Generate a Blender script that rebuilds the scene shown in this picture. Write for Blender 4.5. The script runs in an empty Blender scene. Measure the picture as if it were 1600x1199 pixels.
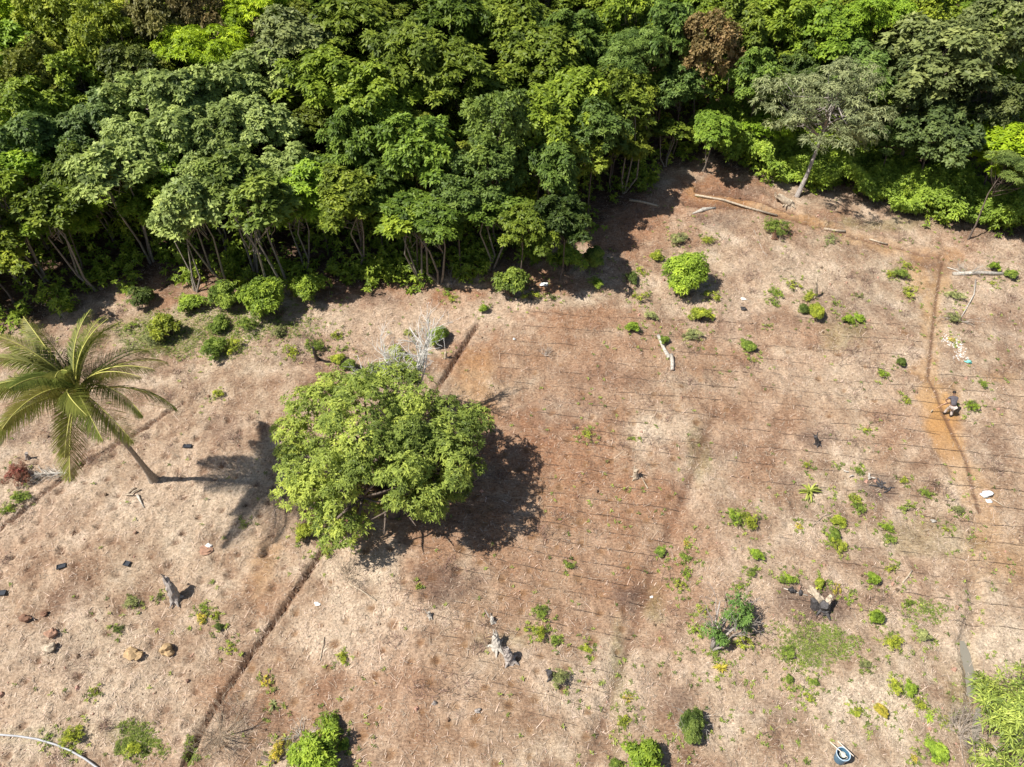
import bpy, math, random
import numpy as np
from mathutils import Vector, Matrix
R_ = math.radians
scene = bpy.context.scene
COL = scene.collection

# ------------------------------------------------------------------ camera, sky, sun, exposure
PITCH, FPX, CAMH = 42.0, 1110.0, 36.0
SUN_EL, SUN_AZ = 54.0, 252.0          # degrees; azimuth the light comes FROM, clockwise from +Y
cam_d = bpy.data.cameras.new('camera'); cam = bpy.data.objects.new('camera', cam_d); COL.objects.link(cam)
cam.location = (0, 0, CAMH); cam.rotation_euler = (R_(90-PITCH), 0, 0)
cam_d.sensor_width = 36; cam_d.lens = FPX/1600*36; cam_d.clip_end = 3000
scene.camera = cam
world = bpy.data.worlds.new('World'); scene.world = world; world.use_nodes = True
wn = world.node_tree.nodes; wl = world.node_tree.links
sky = wn.new('ShaderNodeTexSky'); sky.sky_type = 'NISHITA'; sky.sun_disc = False
sky.sun_elevation = R_(SUN_EL); sky.sun_rotation = R_(SUN_AZ)
bg = wn['Background']; bg.inputs[1].default_value = 0.06
wl.new(sky.outputs[0], bg.inputs[0])
sd = bpy.data.lights.new('sun', 'SUN'); sd.energy = 4.6; sd.angle = R_(0.55); sd.color = (1, .955, .88)
sun = bpy.data.objects.new('sun', sd); COL.objects.link(sun)
az, el = R_(SUN_AZ), R_(SUN_EL)
sv = Vector((math.sin(az)*math.cos(el), math.cos(az)*math.cos(el), math.sin(el)))
sun.rotation_euler = sv.to_track_quat('Z', 'Y').to_euler(); sun.location = sv*200
scene.view_settings.view_transform = 'Standard'; scene.view_settings.look = 'None'
scene.view_settings.exposure = 0.72; scene.view_settings.gamma = 1

# ------------------------------------------------------------------ terrain function and pixel mapping
def vnoise(x, y, seed=0):
    x = np.asarray(x, float); y = np.asarray(y, float)
    xi = np.floor(x).astype(np.int64); yi = np.floor(y).astype(np.int64)
    fx = x-xi; fy = y-yi; fx = fx*fx*(3-2*fx); fy = fy*fy*(3-2*fy)
    def h(a, b):
        n = (a*374761393 + b*668265263 + seed*974634777) & 0xffffffff
        n = ((n ^ (n >> 13))*1274126177) & 0xffffffff
        return ((n ^ (n >> 16)) & 0xffff)/65535.0
    return (h(xi, yi)*(1-fx)+h(xi+1, yi)*fx)*(1-fy)+(h(xi, yi+1)*(1-fx)+h(xi+1, yi+1)*fx)*fy
def G(x, y):
    x = np.asarray(x, float); y = np.asarray(y, float)
    yy = np.clip(y, -60, 130)
    z = .176*yy + .10*np.clip(yy-58, 0, 60)
    z = z + .35*np.sin(x*.11+.6)*np.sin(y*.13+1.0) + .15*np.sin(x*.31+y*.17)
    return z
def ray(px, py):
    a = R_(PITCH); u = px-800.; v = py-599.5
    return u/FPX, math.cos(a)-v/FPX*math.sin(a), -(math.sin(a)+v/FPX*math.cos(a))
def P(px, py, h=0.0):
    dx, dy, dz = ray(px, py); lo, hi = 5., 260.
    for _ in range(48):
        t = (lo+hi)/2
        if CAMH+dz*t > float(G(dx*t, dy*t))+h: lo = t
        else: hi = t
    return Vector((dx*lo, dy*lo, CAMH+dz*lo))
def proj(x, y, z):
    a = R_(PITCH); ca, sa = math.cos(a), math.sin(a)
    zz = z-CAMH; d = y*ca-zz*sa; up = y*sa+zz*ca
    d = np.where(np.abs(d) < 1e-3, 1e-3, d)
    return 800+FPX*x/d, 599.5-FPX*up/d, d
def pxm(p): return FPX/float(proj(p[0], p[1], p[2])[2])     # photo pixels per metre there

# ------------------------------------------------------------------ materials
def new_mat(name):
    m = bpy.data.materials.new(name); m.use_nodes = True
    return m, m.node_tree.nodes, m.node_tree.links
def simple(name, col, rough=.8, var=.35, scale=8., bump=.3, spec=.3, metal=0):
    m, n, l = new_mat(name); b = n['Principled BSDF']
    tc = n.new('ShaderNodeTexCoord'); no = n.new('ShaderNodeTexNoise'); no.inputs['Scale'].default_value = scale; no.inputs['Detail'].default_value = 5
    rp = n.new('ShaderNodeValToRGB'); c = np.array(col)
    rp.color_ramp.elements[0].color = (*np.clip(c*(1-var), 0, 1), 1); rp.color_ramp.elements[0].position = .3
    rp.color_ramp.elements[1].color = (*np.clip(c*(1+var), 0, 1), 1); rp.color_ramp.elements[1].position = .7
    l.new(tc.outputs['Object'], no.inputs['Vector']); l.new(no.outputs[0], rp.inputs[0]); l.new(rp.outputs[0], b.inputs['Base Color'])
    b.inputs['Roughness'].default_value = rough; b.inputs['Specular IOR Level'].default_value = spec; b.inputs['Metallic'].default_value = metal
    if bump:
        bp = n.new('ShaderNodeBump'); bp.inputs['Strength'].default_value = bump; bp.inputs['Distance'].default_value = .03
        l.new(no.outputs[0], bp.inputs['Height']); l.new(bp.outputs[0], b.inputs['Normal'])
    return m
def leaf_mat(name, trans=.28, rough=.5, spec=.22):
    m, n, l = new_mat(name); b = n['Principled BSDF']; out = n['Material Output']
    oi = n.new('ShaderNodeObjectInfo'); at = n.new('ShaderNodeAttribute'); at.attribute_name = 'tint'
    mr = n.new('ShaderNodeMapRange'); mr.inputs['To Min'].default_value = .35; mr.inputs['To Max'].default_value = 1.75
    hr = n.new('ShaderNodeMapRange'); hr.inputs['To Min'].default_value = .508; hr.inputs['To Max'].default_value = .47
    hs = n.new('ShaderNodeHueSaturation')
    l.new(at.outputs['Fac'], mr.inputs['Value']); l.new(at.outputs['Fac'], hr.inputs['Value'])
    l.new(mr.outputs[0], hs.inputs['Value']); l.new(hr.outputs[0], hs.inputs['Hue']); l.new(oi.outputs['Color'], hs.inputs['Color'])
    l.new(hs.outputs[0], b.inputs['Base Color']); b.inputs['Roughness'].default_value = rough; b.inputs['Specular IOR Level'].default_value = spec
    tr = n.new('ShaderNodeBsdfTranslucent'); mx = n.new('ShaderNodeMixShader'); mx.inputs[0].default_value = trans
    l.new(hs.outputs[0], tr.inputs[0]); l.new(b.outputs[0], mx.inputs[1]); l.new(tr.outputs[0], mx.inputs[2]); l.new(mx.outputs[0], out.inputs[0])
    return m
M = dict(
    leaf=leaf_mat('leaf'), straw=leaf_mat('straw', .1, .7, .2),
    bark_pale=simple('pale_bark', (.21, .18, .145), .85, .35, 6, .5), bark_brown=simple('brown_bark', (.13, .10, .08), .9, .4, 6, .5),
    bleached=simple('bleached_wood', (.43, .39, .335), .85, .4, 7, .8), greywood=simple('grey_wood', (.33, .29, .26), .85, .35, 9, .6),
    char=simple('charred_wood', (.06, .055, .055), .6, .6, 9, .7), dryrot=simple('dry_wood', (.42, .34, .25), .85, .35, 8, .5),
    palmbark=simple('palm_bark', (.30, .25, .20), .9, .3, 10, .5), rachis=simple('palm_rachis', (.50, .47, .12), .5, .2, 3, 0),
    hose=simple('black_hose', (.075, .055, .045), .5, .2, 3, 0), pipe=simple('grey_pipe', (.40, .40, .41), .45, .15, 3, 0),
    blackplastic=simple('black_plastic', (.035, .04, .05), .45, .2, 5, .1), ochrestone=simple('ochre_stone', (.44, .30, .16), .85, .3, 4, .8),
    redstone=simple('red_stone', (.36, .21, .14), .85, .3, 4, .8), brownstone=simple('brown_stone', (.20, .11, .07), .9, .3, 4, .8),
    sack=simple('white_sack', (.80, .80, .78), .6, .08, 12, .5), ash=simple('white_ash', (.72, .68, .63), .95, .15, 9, .6),
    teal=simple('teal_plastic', (.22, .60, .50), .4, .1, 6, .1), blue=simple('blue_plastic', (.075, .16, .24), .38, .15, 4, .05),
    rim=simple('blue_rim', (.42, .55, .66), .35, .08, 4, 0), cream=simple('cream_stick', (.78, .66, .54), .6, .1, 5, .1),
    whitecup=simple('white_cup', (.50, .50, .43), .4, .05, 4, 0), skin=simple('skin', (.16, .085, .055), .55, .12, 10, 0),
    shirt=simple('grey_shirt', (.10, .09, .10), .9, .25, 14, .3), trousers=simple('khaki_trousers', (.50, .43, .38), .9, .15, 12, .3),
    hair=simple('dark_hair', (.018, .014, .012), .6, .3, 20, .3), steel=simple('worn_steel', (.55, .50, .38), .45, .25, 10, .1, .5, .3),
    handle=simple('wood_handle', (.62, .38, .24), .6, .15, 10, .1), eye=simple('eye', (.75, .73, .7), .3, .05, 4, 0),
    deadwhite=simple('dead_white_wood', (.72, .69, .64), .8, .15, 5, .3), twig=simple('dry_twig', (.38, .32, .27), .9, .3, 6, 0), boot=simple('black_boot', (.03, .03, .03), .6, .2, 6, 0),
)

# ------------------------------------------------------------------ mesh helpers
class MB:
    def __init__(s): s.V = []; s.F = []; s.T = []; s.n = 0
    def add(s, V, F, t=.5):
        V = np.asarray(V, float).reshape(-1, 3); F = np.asarray(F, np.int64).reshape(-1, 4)
        s.V.append(V); s.F.append(F+s.n); s.n += len(V)
        s.T.append(np.full(len(V), t) if np.isscalar(t) else np.asarray(t, float)); return s
    def tube(s, pts, rad, k=6, t=.5, wob=0, rng=None):
        pts = np.asarray([tuple(p) for p in pts], float); n = len(pts)
        rad = np.linspace(rad[0], rad[-1], n) if len(rad) != n else np.asarray(rad, float)
        T = np.gradient(pts, axis=0); T /= np.linalg.norm(T, axis=1)[:, None]+1e-9
        ref = np.array([0, 0, 1.]) if abs(T[0, 2]) < .9 else np.array([1., 0, 0])
        A = np.cross(T, ref); A /= np.linalg.norm(A, axis=1)[:, None]+1e-9; B = np.cross(T, A)
        an = np.arange(k)/k*2*math.pi
        rr = rad[:, None]*np.ones(k)[None]
        if wob and rng is not None: rr = rr*(1+wob*(rng.random((n, k))-.5)*2)
        V = pts[:, None]+(np.cos(an)[None, :, None]*A[:, None]+np.sin(an)[None, :, None]*B[:, None])*rr[..., None]
        V = V.reshape(-1, 3); V = np.vstack([V, pts[0], pts[-1]]); F = []
        for i in range(n-1):
            for j in range(k):
                F.append((i*k+j, i*k+(j+1) % k, (i+1)*k+(j+1) % k, (i+1)*k+j))
        c0, c1 = n*k, n*k+1
        for j in range(0, k, 2):
            F.append((c0, (j+2) % k, (j+1) % k, j)); b = (n-1)*k
            F.append((c1, b+j, b+j+1, b+(j+2) % k))
        return s.add(V, F, t)
    def box(s, c, d, rz=0, rx=0, t=.5):
        c = Vector(c); m = Matrix.Rotation(rz, 3, 'Z') @ Matrix.Rotation(rx, 3, 'X'); V = []
        for i in (-1, 1):
            for j in (-1, 1):
                for k in (-1, 1): V.append(c+m @ Vector((i*d[0]/2, j*d[1]/2, k*d[2]/2)))
        F = [(0, 1, 3, 2), (4, 6, 7, 5), (0, 4, 5, 1), (2, 3, 7, 6), (0, 2, 6, 4), (1, 5, 7, 3)]
        return s.add([tuple(v) for v in V], F, t)
    def blob(s, c, r, rng, rough=.25, nu=12, nv=8, t=.5, flat_bottom=False):
        V = []; c = np.array(tuple(c))
        sd_ = rng.integers(0, 999)
        for i in range(nv+1):
            th = math.pi*i/nv
            for j in range(nu):
                ph = 2*math.pi*j/nu
                d = np.array([math.sin(th)*math.cos(ph), math.sin(th)*math.sin(ph), math.cos(th)])
                q = 1+rough*(float(vnoise(d[0]*1.7+9, d[1]*1.7+d[2]*2.3+9, int(sd_)))-.5)*2
                V.append(c+d*np.array(r)*q)
        F = [(i*nu+j, (i+1)*nu+j, (i+1)*nu+(j+1) % nu, i*nu+(j+1) % nu) for i in range(nv) for j in range(nu)]
        return s.add(V, F, t)
    def build(s, name, mat, parent=None, smooth=False, loc=None):
        V = np.vstack(s.V); F = np.vstack(s.F); T = np.concatenate(s.T)
        me = bpy.data.meshes.new(name); me.vertices.add(len(V)); me.vertices.foreach_set('co', V.astype(np.float32).ravel())
        me.loops.add(F.size); me.loops.foreach_set('vertex_index', F.astype(np.int32).ravel())
        me.polygons.add(len(F)); me.polygons.foreach_set('loop_start', np.arange(0, F.size, 4, dtype=np.int32))
        me.polygons.foreach_set('use_smooth', np.full(len(F), smooth))
        a = me.attributes.new('tint', 'FLOAT', 'POINT'); a.data.foreach_set('value', T.astype(np.float32))
        me.update(calc_edges=True); me.validate()
        if mat is not None: me.materials.append(mat)
        return link(name, me, parent, loc)
def link(name, me, parent=None, loc=None):
    o = bpy.data.objects.new(name, me); COL.objects.link(o)
    if parent is not None: o.parent = parent
    if loc is not None: o.location = loc
    return o
def tag(o, label=None, cat=None, group=None, kind=None):
    if label: o['label'] = label
    if cat: o['category'] = cat
    if group: o['group'] = group
    if kind: o['kind'] = kind
    return o
def thing(name, label, cat, loc, rz=0, group=None):
    o = bpy.data.objects.new(name, None); COL.objects.link(o); o.location = loc; o.rotation_euler = (0, 0, rz)
    o.empty_display_size = .3
    return tag(o, label, cat, group)

def norm(a): return a/(np.linalg.norm(a, axis=-1, keepdims=True)+1e-9)
def rosettes(mb, rng, C, N, k, L, W, lift=(-.2, .7), droop=.25, tint=None, lj=.35):
    """k pointed leaves radiating from every centre C about the outward axis N"""
    n = len(C); N = norm(N)
    ref = np.where(np.abs(N[:, 2:3]) < .9, np.array([[0, 0, 1.]]), np.array([[1., 0, 0]]))
    A = norm(np.cross(N, ref)); B = np.cross(N, A)
    ph = (np.arange(k)[None]/k*2*math.pi+rng.random((n, 1))*6.28+rng.normal(0, .35, (n, k)))
    up = rng.uniform(lift[0], lift[1], (n, k))
    D = (np.cos(ph)[..., None]*A[:, None]+np.sin(ph)[..., None]*B[:, None])*np.cos(up)[..., None]+N[:, None]*np.sin(up)[..., None]
    D = D.reshape(-1, 3); Cc = np.repeat(C, k, 0); Nk = np.repeat(N, k, 0)
    ll = L*rng.uniform(1-lj, 1+lj, (len(D), 1)); ww = W*rng.uniform(.75, 1.25, (len(D), 1))
    S = norm(np.cross(D, Nk)+rng.normal(0, .25, D.shape))
    g = np.array([[0, 0, -1.]])
    b = Cc; m = Cc+D*ll*.5; tip = Cc+D*ll+g*ll*droop
    V = np.stack([b, m+S*ww/2, tip, m-S*ww/2], 1).reshape(-1, 3)
    F = np.arange(len(V)).reshape(-1, 4)
    t = (np.full(n, .5) if tint is None else tint)
    t = np.clip(np.repeat(t, k)+rng.normal(0, .10, n*k), 0, 1)
    mb.add(V, F, np.repeat(t, 4))
def sphere_dirs(rng, n, zmin=-1.):
    z = rng.uniform(zmin, 1, n); a = rng.random(n)*2*math.pi; r = np.sqrt(1-z*z)
    return np.stack([r*np.cos(a), r*np.sin(a), z], 1)

# crown of leafy puffs; returns puff centres
def crown(mb, rng, R, D, zc, npuff=38, pr=.27, nros=45, k=6, L=.36, W=.17, flat=.72, zmin=-.35, hollow=.5, lift=(-.2, .7), droop=.25, tv=.16, lean=(0, 0), up=.55):
    d = sphere_dirs(rng, npuff, zmin); r = rng.uniform(hollow, 1, (npuff, 1))**.7
    sc = np.array([R, R, D])*(1-pr*.8)
    pc = d*r*sc+np.array([lean[0], lean[1], zc])
    lob = rng.uniform(.86, 1.2, npuff)+.24*np.sin(np.arctan2(d[:, 1], d[:, 0])*3+rng.random()*6)
    pc[:, :2] = (pc[:, :2]-np.array(lean))*lob[:, None]+np.array(lean)
    for i in range(npuff):
        p = pr*R*rng.uniform(.65, 1.35); nr = int(nros*(p/(pr*R))**2)+4
        e = sphere_dirs(rng, nr, -.45); C = pc[i]+e*np.array([p, p, p*flat])*rng.uniform(.72, 1.08, (nr, 1))
        t = np.clip(.5+rng.normal(0, tv)+.10*rng.normal(0, 1, nr), 0, 1)
        rosettes(mb, rng, C, e*.7+np.array([0, 0, up]), k, L, W, lift, droop, t)
    return pc
def limbs(mb, rng, base, top, pc, r0, frac=.7, kmax=16, k=5):
    base = np.array(base, float); top = np.array(top, float)
    idx = rng.permutation(len(pc))[:kmax]
    for i in idx:
        f = rng.uniform(.45, 1.0); s = base+(top-base)*f; e = pc[i]
        m = s*.5+e*.5+np.array([0, 0, -.08*np.linalg.norm(e-s)])+rng.normal(0, .15, 3)
        mb.tube([s, m, e], [r0*.38, r0*.24, r0*.07], k)
VAR = {}
def tree_variant(key, seed, R=3.8, H=12., D=3.2, stems=1, bark='bark_brown', r0=.13, kmax=16, spread=.6, **kw):
    rng = np.random.default_rng(seed); cb = MB(); zc = H-D*.85
    pc = crown(cb, rng, R, D, zc, **kw)
    tb = MB()
    for s in range(stems):
        a = rng.random()*6.28; q = spread if stems > 1 else .3
        off = np.array([math.cos(a), math.sin(a), 0])
        p0 = off*(.18 if stems > 1 else 0); p3 = off*R*q*rng.uniform(.4, 1)+np.array([0, 0, zc+D*.3])
        p1 = p0*.8+p3*.2+rng.normal(0, .25, 3)*[1, 1, 0]; p2 = p0*.4+p3*.6+rng.normal(0, .3, 3)*[1, 1, 0]
        tb.tube([p0-[0, 0, .4], p0+[0, 0, .1], p1, p2, p3], [r0*1.35, r0*1.1, r0*.85, r0*.6, r0*.2], 7)
        limbs(tb, rng, p1, p3, pc, r0, kmax=max(4, kmax//stems))
    c = cb.build('crown', M['leaf']); t = tb.build('trunk', M[bark], smooth=True)
    VAR[key] = (c.data, t.data, R, H); bpy.data.objects.remove(c); bpy.data.objects.remove(t)
for i in range(3):
    tree_variant(f'pale{i}', 10+i, R=3.8, H=10, D=2.7, bark='bark_pale', npuff=46, pr=.20, nros=30, k=6, L=.37, W=.23, flat=.75, stems=2, spread=.4, tv=.13, droop=.10, lift=(-.2, .4), up=.9)
    tree_variant(f'dark{i}', 20+i, R=4.4, H=11, D=3.3, zmin=-.5, npuff=56, pr=.20, nros=24, k=7, L=.50, W=.23, flat=.55, hollow=.4, tv=.12, droop=.06, lift=(-.15, .35), up=1.1)
    tree_variant(f'olive{i}', 30+i, R=4.0, H=11, D=3.3, zmin=-.5, npuff=62, pr=.18, nros=24, k=6, L=.36, W=.21, flat=.8, tv=.15, droop=.10, up=.8)
    tree_variant(f'feather{i}', 40+i, R=4.2, H=11, D=2.4, npuff=50, pr=.24, nros=48, k=8, L=.38, W=.10, flat=.35, tv=.15, lift=(-.1, .35), droop=.1, up=1.0)
    tree_variant(f'slim{i}', 50+i, R=2.3, H=9, D=2.3, bark='bark_pale', stems=3, r0=.09, npuff=26, pr=.25, nros=18, k=6, L=.38, W=.21, flat=.6, spread=.7, droop=.1, up=.9)
for i in range(2):
    tree_variant(f'sparse{i}', 60+i, R=4.2, H=11, D=4.6, bark='greywood', r0=.14, npuff=90, pr=.15, nros=24, k=7, L=.27, W=.075, flat=.9, hollow=.3, kmax=44, zmin=-.6, tv=.14, droop=.4)
CTR = [0]
def put_tree(var, base, H, Rr, color, label, name='broadleaf_tree', group='trees of the wood behind the clearing', rz=None, tilt=(0, 0)):
    cm, tm, R0, H0 = VAR[var]; CTR[0] += 1; rnd = random.Random(CTR[0])
    o = thing(name, label, 'tree', base, rnd.random()*6.28 if rz is None else rz, group)
    q = rnd.uniform(.86, 1.16); o.scale = (Rr/R0*q, Rr/R0/q, H/H0); o.rotation_euler = (tilt[0]+rnd.uniform(-.09, .09), tilt[1]+rnd.uniform(-.09, .09), o.rotation_euler.z)
    t = link('trunk', tm, o); c = link('crown', cm, o); c.color = (max(color[0], color[1]*.60), color[1], color[2]*.9, 1)
    return o

# ------------------------------------------------------------------ ground: one sheet, with trenches, holes and soil kinds
def stretch(a0, a1, step, out, grow=1.25):
    a = list(np.arange(a0, a1, step)); s = step; v = a[-1]; hi = []
    while v < out: s *= grow; v += s; hi.append(v)
    s = step; v = a[0]; lo = []
    while v > -out: s *= grow; v -= s; lo.append(v)
    return np.array(lo[::-1]+a+hi)
STEP = .125
gx = stretch(-44, 46, STEP, 500); gy = stretch(9, 64, STEP, 500)
X, Y = np.meshgrid(gx, gy); NX, NY = len(gx), len(gy)
Z0 = G(X, Y)
PX, PY, PD = proj(X, Y, Z0)
front = PD > 1
PX = np.where(front, PX, -9999); PY = np.where(front, PY, 9999)
def polydist(path, width=None):
    """world-space distance of every ground vertex to a polyline given in photo points"""
    pts = [P(*p) for p in path]; D = np.full(X.shape, 99.)
    for a, b in zip(pts[:-1], pts[1:]):
        dx, dy = b.x-a.x, b.y-a.y; L2 = dx*dx+dy*dy
        t = np.clip(((X-a.x)*dx+(Y-a.y)*dy)/L2, 0, 1)
        D = np.minimum(D, np.hypot(X-a.x-t*dx, Y-a.y-t*dy))
    return D
w1 = vnoise(X*.9, Y*.9, 5)-.5; w2 = vnoise(X*3.1, Y*3.1, 6)-.5; w3 = vnoise(X*.28, Y*.28, 7)-.5
H = .10*w2*1.2+.16*w1+.07*(vnoise(X*6.5, Y*6.5, 8)-.5)
def sm(x, a, b): t = np.clip((x-a)/(b-a), 0, 1); return t*t*(3-2*t)
DITCH1 = [(746, 508), (722, 545), (690, 597), (640, 680), (560, 790), (500, 868), (462, 925), (402, 1010), (365, 1065), (330, 1115), (296, 1180), (280, 1230)]
DITCH_L = [(-60, 868), (0, 828), (50, 788), (110, 738), (160, 709), (240, 660), (290, 628)]
DITCH_R = [(1474, 403), (1470, 425), (1462, 475), (1456, 530), (1450, 590), (1462, 612), (1478, 655), (1510, 720), (1530, 800)]
DITCH_T = [(1075, 318), (1160, 323), (1230, 340), (1290, 356), (1345, 372), (1410, 388), (1474, 403)]
DITCH_T2 = [(1095, 295), (1150, 304), (1200, 316), (1240, 330)]
DITCH_T3 = [(1474, 398), (1520, 406), (1560, 425)]
DITCH_B = [(1524, 912), (1526, 955), (1506, 1010), (1520, 1060), (1519, 1100), (1526, 1165), (1530, 1230)]
FURROW = [(1118, 640), (1095, 700), (1060, 790), (1022, 880), (1002, 945), (975, 1030), (945, 1110), (922, 1190), (905, 1240)]
PATHR = [(1490, 398), (1462, 450), (1458, 520), (1446, 590), (1462, 650), (1485, 710), (1530, 775), (1545, 850)]
PATHT = [(1085, 300), (1150, 312), (1240, 338), (1350, 378), (1474, 405)]
d1, dl, dr, dt = polydist(DITCH1), polydist(DITCH_L), polydist(DITCH_R), polydist(DITCH_T)
dt2, dt3, db, fu, pr_, pt_ = polydist(DITCH_T2), polydist(DITCH_T3), polydist(DITCH_B), polydist(FURROW), polydist(PATHR), polydist(PATHT)
wob = .06*w2
gap1 = np.where((PY > 600) & (PY < 860), .4, 1.)
H -= .30*gap1*(1-sm(d1+wob, .06, .17)); H += .06*gap1*np.exp(-((d1-.42)/.2)**2)
H -= .16*(1-sm(dl+wob, .05, .17)); H += .05*np.exp(-((dl-.3)/.15)**2)
H -= .16*(1-sm(dr+wob, .05, .17)); H -= .32*(1-sm(dt+wob, .15, .45)); H -= .4*(1-sm(dt2+wob, .25, .7))
H += .12*np.exp(-((dt-.75)/.25)**2); H -= .15*(1-sm(dt3+wob, .1, .4))
H -= .24*(1-sm(db+wob, .15, .5)); H -= .14*(1-sm(fu+wob*3, .05, .8))
pathw = 1-sm(pr_+.9*w1+.3*w2+.25*(PY < 600), .55, 1.1); H = H*(1-.7*pathw)-.04*pathw
# planting holes, on a loose grid
holes = np.zeros(X.shape); hrng = np.random.default_rng(4)
def dig(px_poly_test, th, sx, sy, depth, rad, x0, x1, y0, y1, keep=.8, jit=.12):
    c, s = math.cos(th), math.sin(th)
    for i in range(int((x1-x0)/sx)):
        for j in range(int((y1-y0)/sy)):
            u = x0+i*sx+hrng.normal(0, jit); v = y0+j*sy+hrng.normal(0, jit)+(.5*sy if i % 2 else 0)
            x = u*c-v*s; y = u*s+v*c; q = proj(x, y, float(G(x, y)))
            if hrng.random() > keep or not px_poly_test(q[0], q[1]): continue
            ix = np.searchsorted(gx, x); iy = np.searchsorted(gy, y); w = 6
            if ix < w or iy < w or ix > NX-w or iy > NY-w: continue
            sl = (slice(iy-w, iy+w), slice(ix-w, ix+w)); r = rad*hrng.uniform(.7, 1.3)
            dd = np.hypot(X[sl]-x, (Y[sl]-y)*1.15)+.10*w2[sl]
            k = 1-sm(dd, r*.25, r); holes[sl] = np.maximum(holes[sl], k*hrng.uniform(.5, 1)); H[sl] -= depth*k
            H[sl] += depth*.35*np.exp(-((dd-r*1.15)/(.09))**2)
def xditch(y): return np.interp(y, [508, 597, 680, 868, 1010, 1115, 1230], [746, 690, 640, 500, 402, 330, 280])
def xfur(y): return np.interp(y, [400, 640, 790, 945, 1110, 1230], [1180, 1118, 1060, 1002, 945, 905])
dig(lambda x, y: y > 640 and x < xditch(y)-18 and not (y < 1000 and x < 110 and y < 720), R_(-14), 1.15, 1.05, .13, .27, -40, 20, 0, 50)
dig(lambda x, y: y > 640 and x > xditch(y)+15 and x < xfur(y)-10 and not(640 < x < 820 and y < 700), R_(-9), 1.25, 1.15, .07, .27, -35, 30, 5, 48, .75)
dig(lambda x, y: 520 < y < 660 and 760 < x < 1440, R_(-6), 1.5, 1.4, .05, .22, -20, 40, 5, 60, .35)
mound = holes*((PX > xditch(PY)))
Zg = Z0+H*sm(70-np.abs(X), 0, 20)

# soil kinds, each blob (px, py, rx, ry, strength)
def blobs(lst, seed, soft=.55):
    m = np.zeros(X.shape); n = (vnoise(X*.8, Y*.8, seed)-.5)*.9+(vnoise(X*2.6, Y*2.6, seed+1)-.5)*.5
    for bx, by, rx, ry, s in lst:
        d = np.hypot((PX-bx)/rx, (PY-by)/ry)+n*.8
        m = np.maximum(m, s*(1-sm(d, 1-soft, 1+soft*.4)))
    return m
red = blobs([(900, 500, 130, 26, .8), (860, 740, 190, 130, .85), (950, 560, 240, 60, .6), (900, 870, 260, 130, .55), (1180, 640, 220, 70, .35), (640, 1100, 300, 90, .35), (700, 800, 170, 130, .75), (950, 620, 190, 40, .45), (930, 800, 120, 110, .6), (860, 930, 180, 90, .45), (1040, 780, 55, 60, .7),
    (1240, 520, 90, 50, .4), (1120, 560, 200, 50, .35), (1250, 565, 50, 12, .6), (700, 470, 60, 22, 1), (730, 540, 60, 60, .8), (1120, 300, 90, 34, .95), (1240, 345, 110, 26, .6), (960, 350, 130, 55, .8), (560, 445, 120, 30, .8), (850, 440, 90, 24, .8),
    (420, 1110, 55, 36, .8), (330, 1080, 60, 40, .6), (1190, 760, 60, 45, .5), (420, 930, 50, 50, .5), (780, 1100, 160, 80, .30), (980, 900, 40, 60, .6), (270, 440, 120, 40, .7), (1390, 640, 60, 100, .25), (1580, 700, 60, 200, .15)], 21)
straw = blobs([(550, 980, 120, 70, .9), (60, 800, 110, 70, .55), (1370, 1100, 120, 60, 1), (1480, 975, 110, 60, .5), (300, 800, 160, 90, .55), (560, 890, 80, 50, .9), (1560, 430, 80, 50, .4), (1240, 430, 100, 40, .45), (650, 500, 180, 40, .55), (820, 470, 60, 18, .7),
    (950, 1080, 110, 60, .6), (150, 1060, 180, 90, .5), (1150, 1010, 130, 80, .35), (1300, 585, 140, 50, .4), (1040, 660, 60, 40, .45), (1120, 480, 90, 30, .45), (880, 350, 50, 12, .8), (1570, 1010, 40, 50, .9), (1270, 830, 60, 40, .7), (50, 1160, 90, 40, .5), (1170, 900, 80, 60, .4)], 31)
furr = (1-sm(np.abs(fu+.25+.25*w1), .1, .75))*sm(PY, 560, 700)*.95
burnt = blobs([(1130, 345, 60, 14, .5), (600, 470, 50, 12, .4), (350, 665, 40, 26, .5), (1330, 860, 60, 22, .25), (880, 640, 90, 24, .3), (1120, 700, 50, 30, .3), (1200, 1110, 70, 30, .3), (90, 1010, 80, 40, .25), (1560, 690, 40, 40, .3), (1580, 500, 30, 50, .35), (700, 915, 55, 40, .75), (985, 935, 30, 34, .85), (1375, 765, 38, 26, .8), (1275, 690, 34, 20, .7), (1270, 945, 60, 34, .75), (1060, 1098, 36, 26, .6), (1285, 800, 130, 22, .15), (400, 1120, 60, 34, .5), (1230, 755, 30, 16, .5), (1160, 300, 60, 10, .6), (560, 920, 18, 10, .5),
    (120, 930, 60, 30, .3), (1150, 505, 60, 30, .2), (1480, 420, 50, 14, .5), (30, 680, 26, 22, .5), (460, 545, 40, 26, .35), (1260, 500, 60, 14, .3), (1330, 480, 60, 20, .3), (940, 590, 110, 24, .25), (1480, 1130, 60, 50, .25)], 41)
green = blobs([(250, 525, 60, 34, .8), (1270, 1010, 50, 34, .6), (1450, 700, 4, 4, 0), (1090, 700, 22, 50, .35), (1020, 940, 22, 40, .4), (965, 1060, 14, 90, .4), (205, 1150, 40, 30, .5), (60, 1150, 120, 14, .25), (1310, 520, 40, 30, .35), (1450, 840, 90, 30, .25), (1500, 1090, 30, 80, .3),
    (1400, 350, 120, 12, .4), (320, 500, 60, 26, .5), (800, 1000, 60, 14, .2)], 51)
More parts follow.
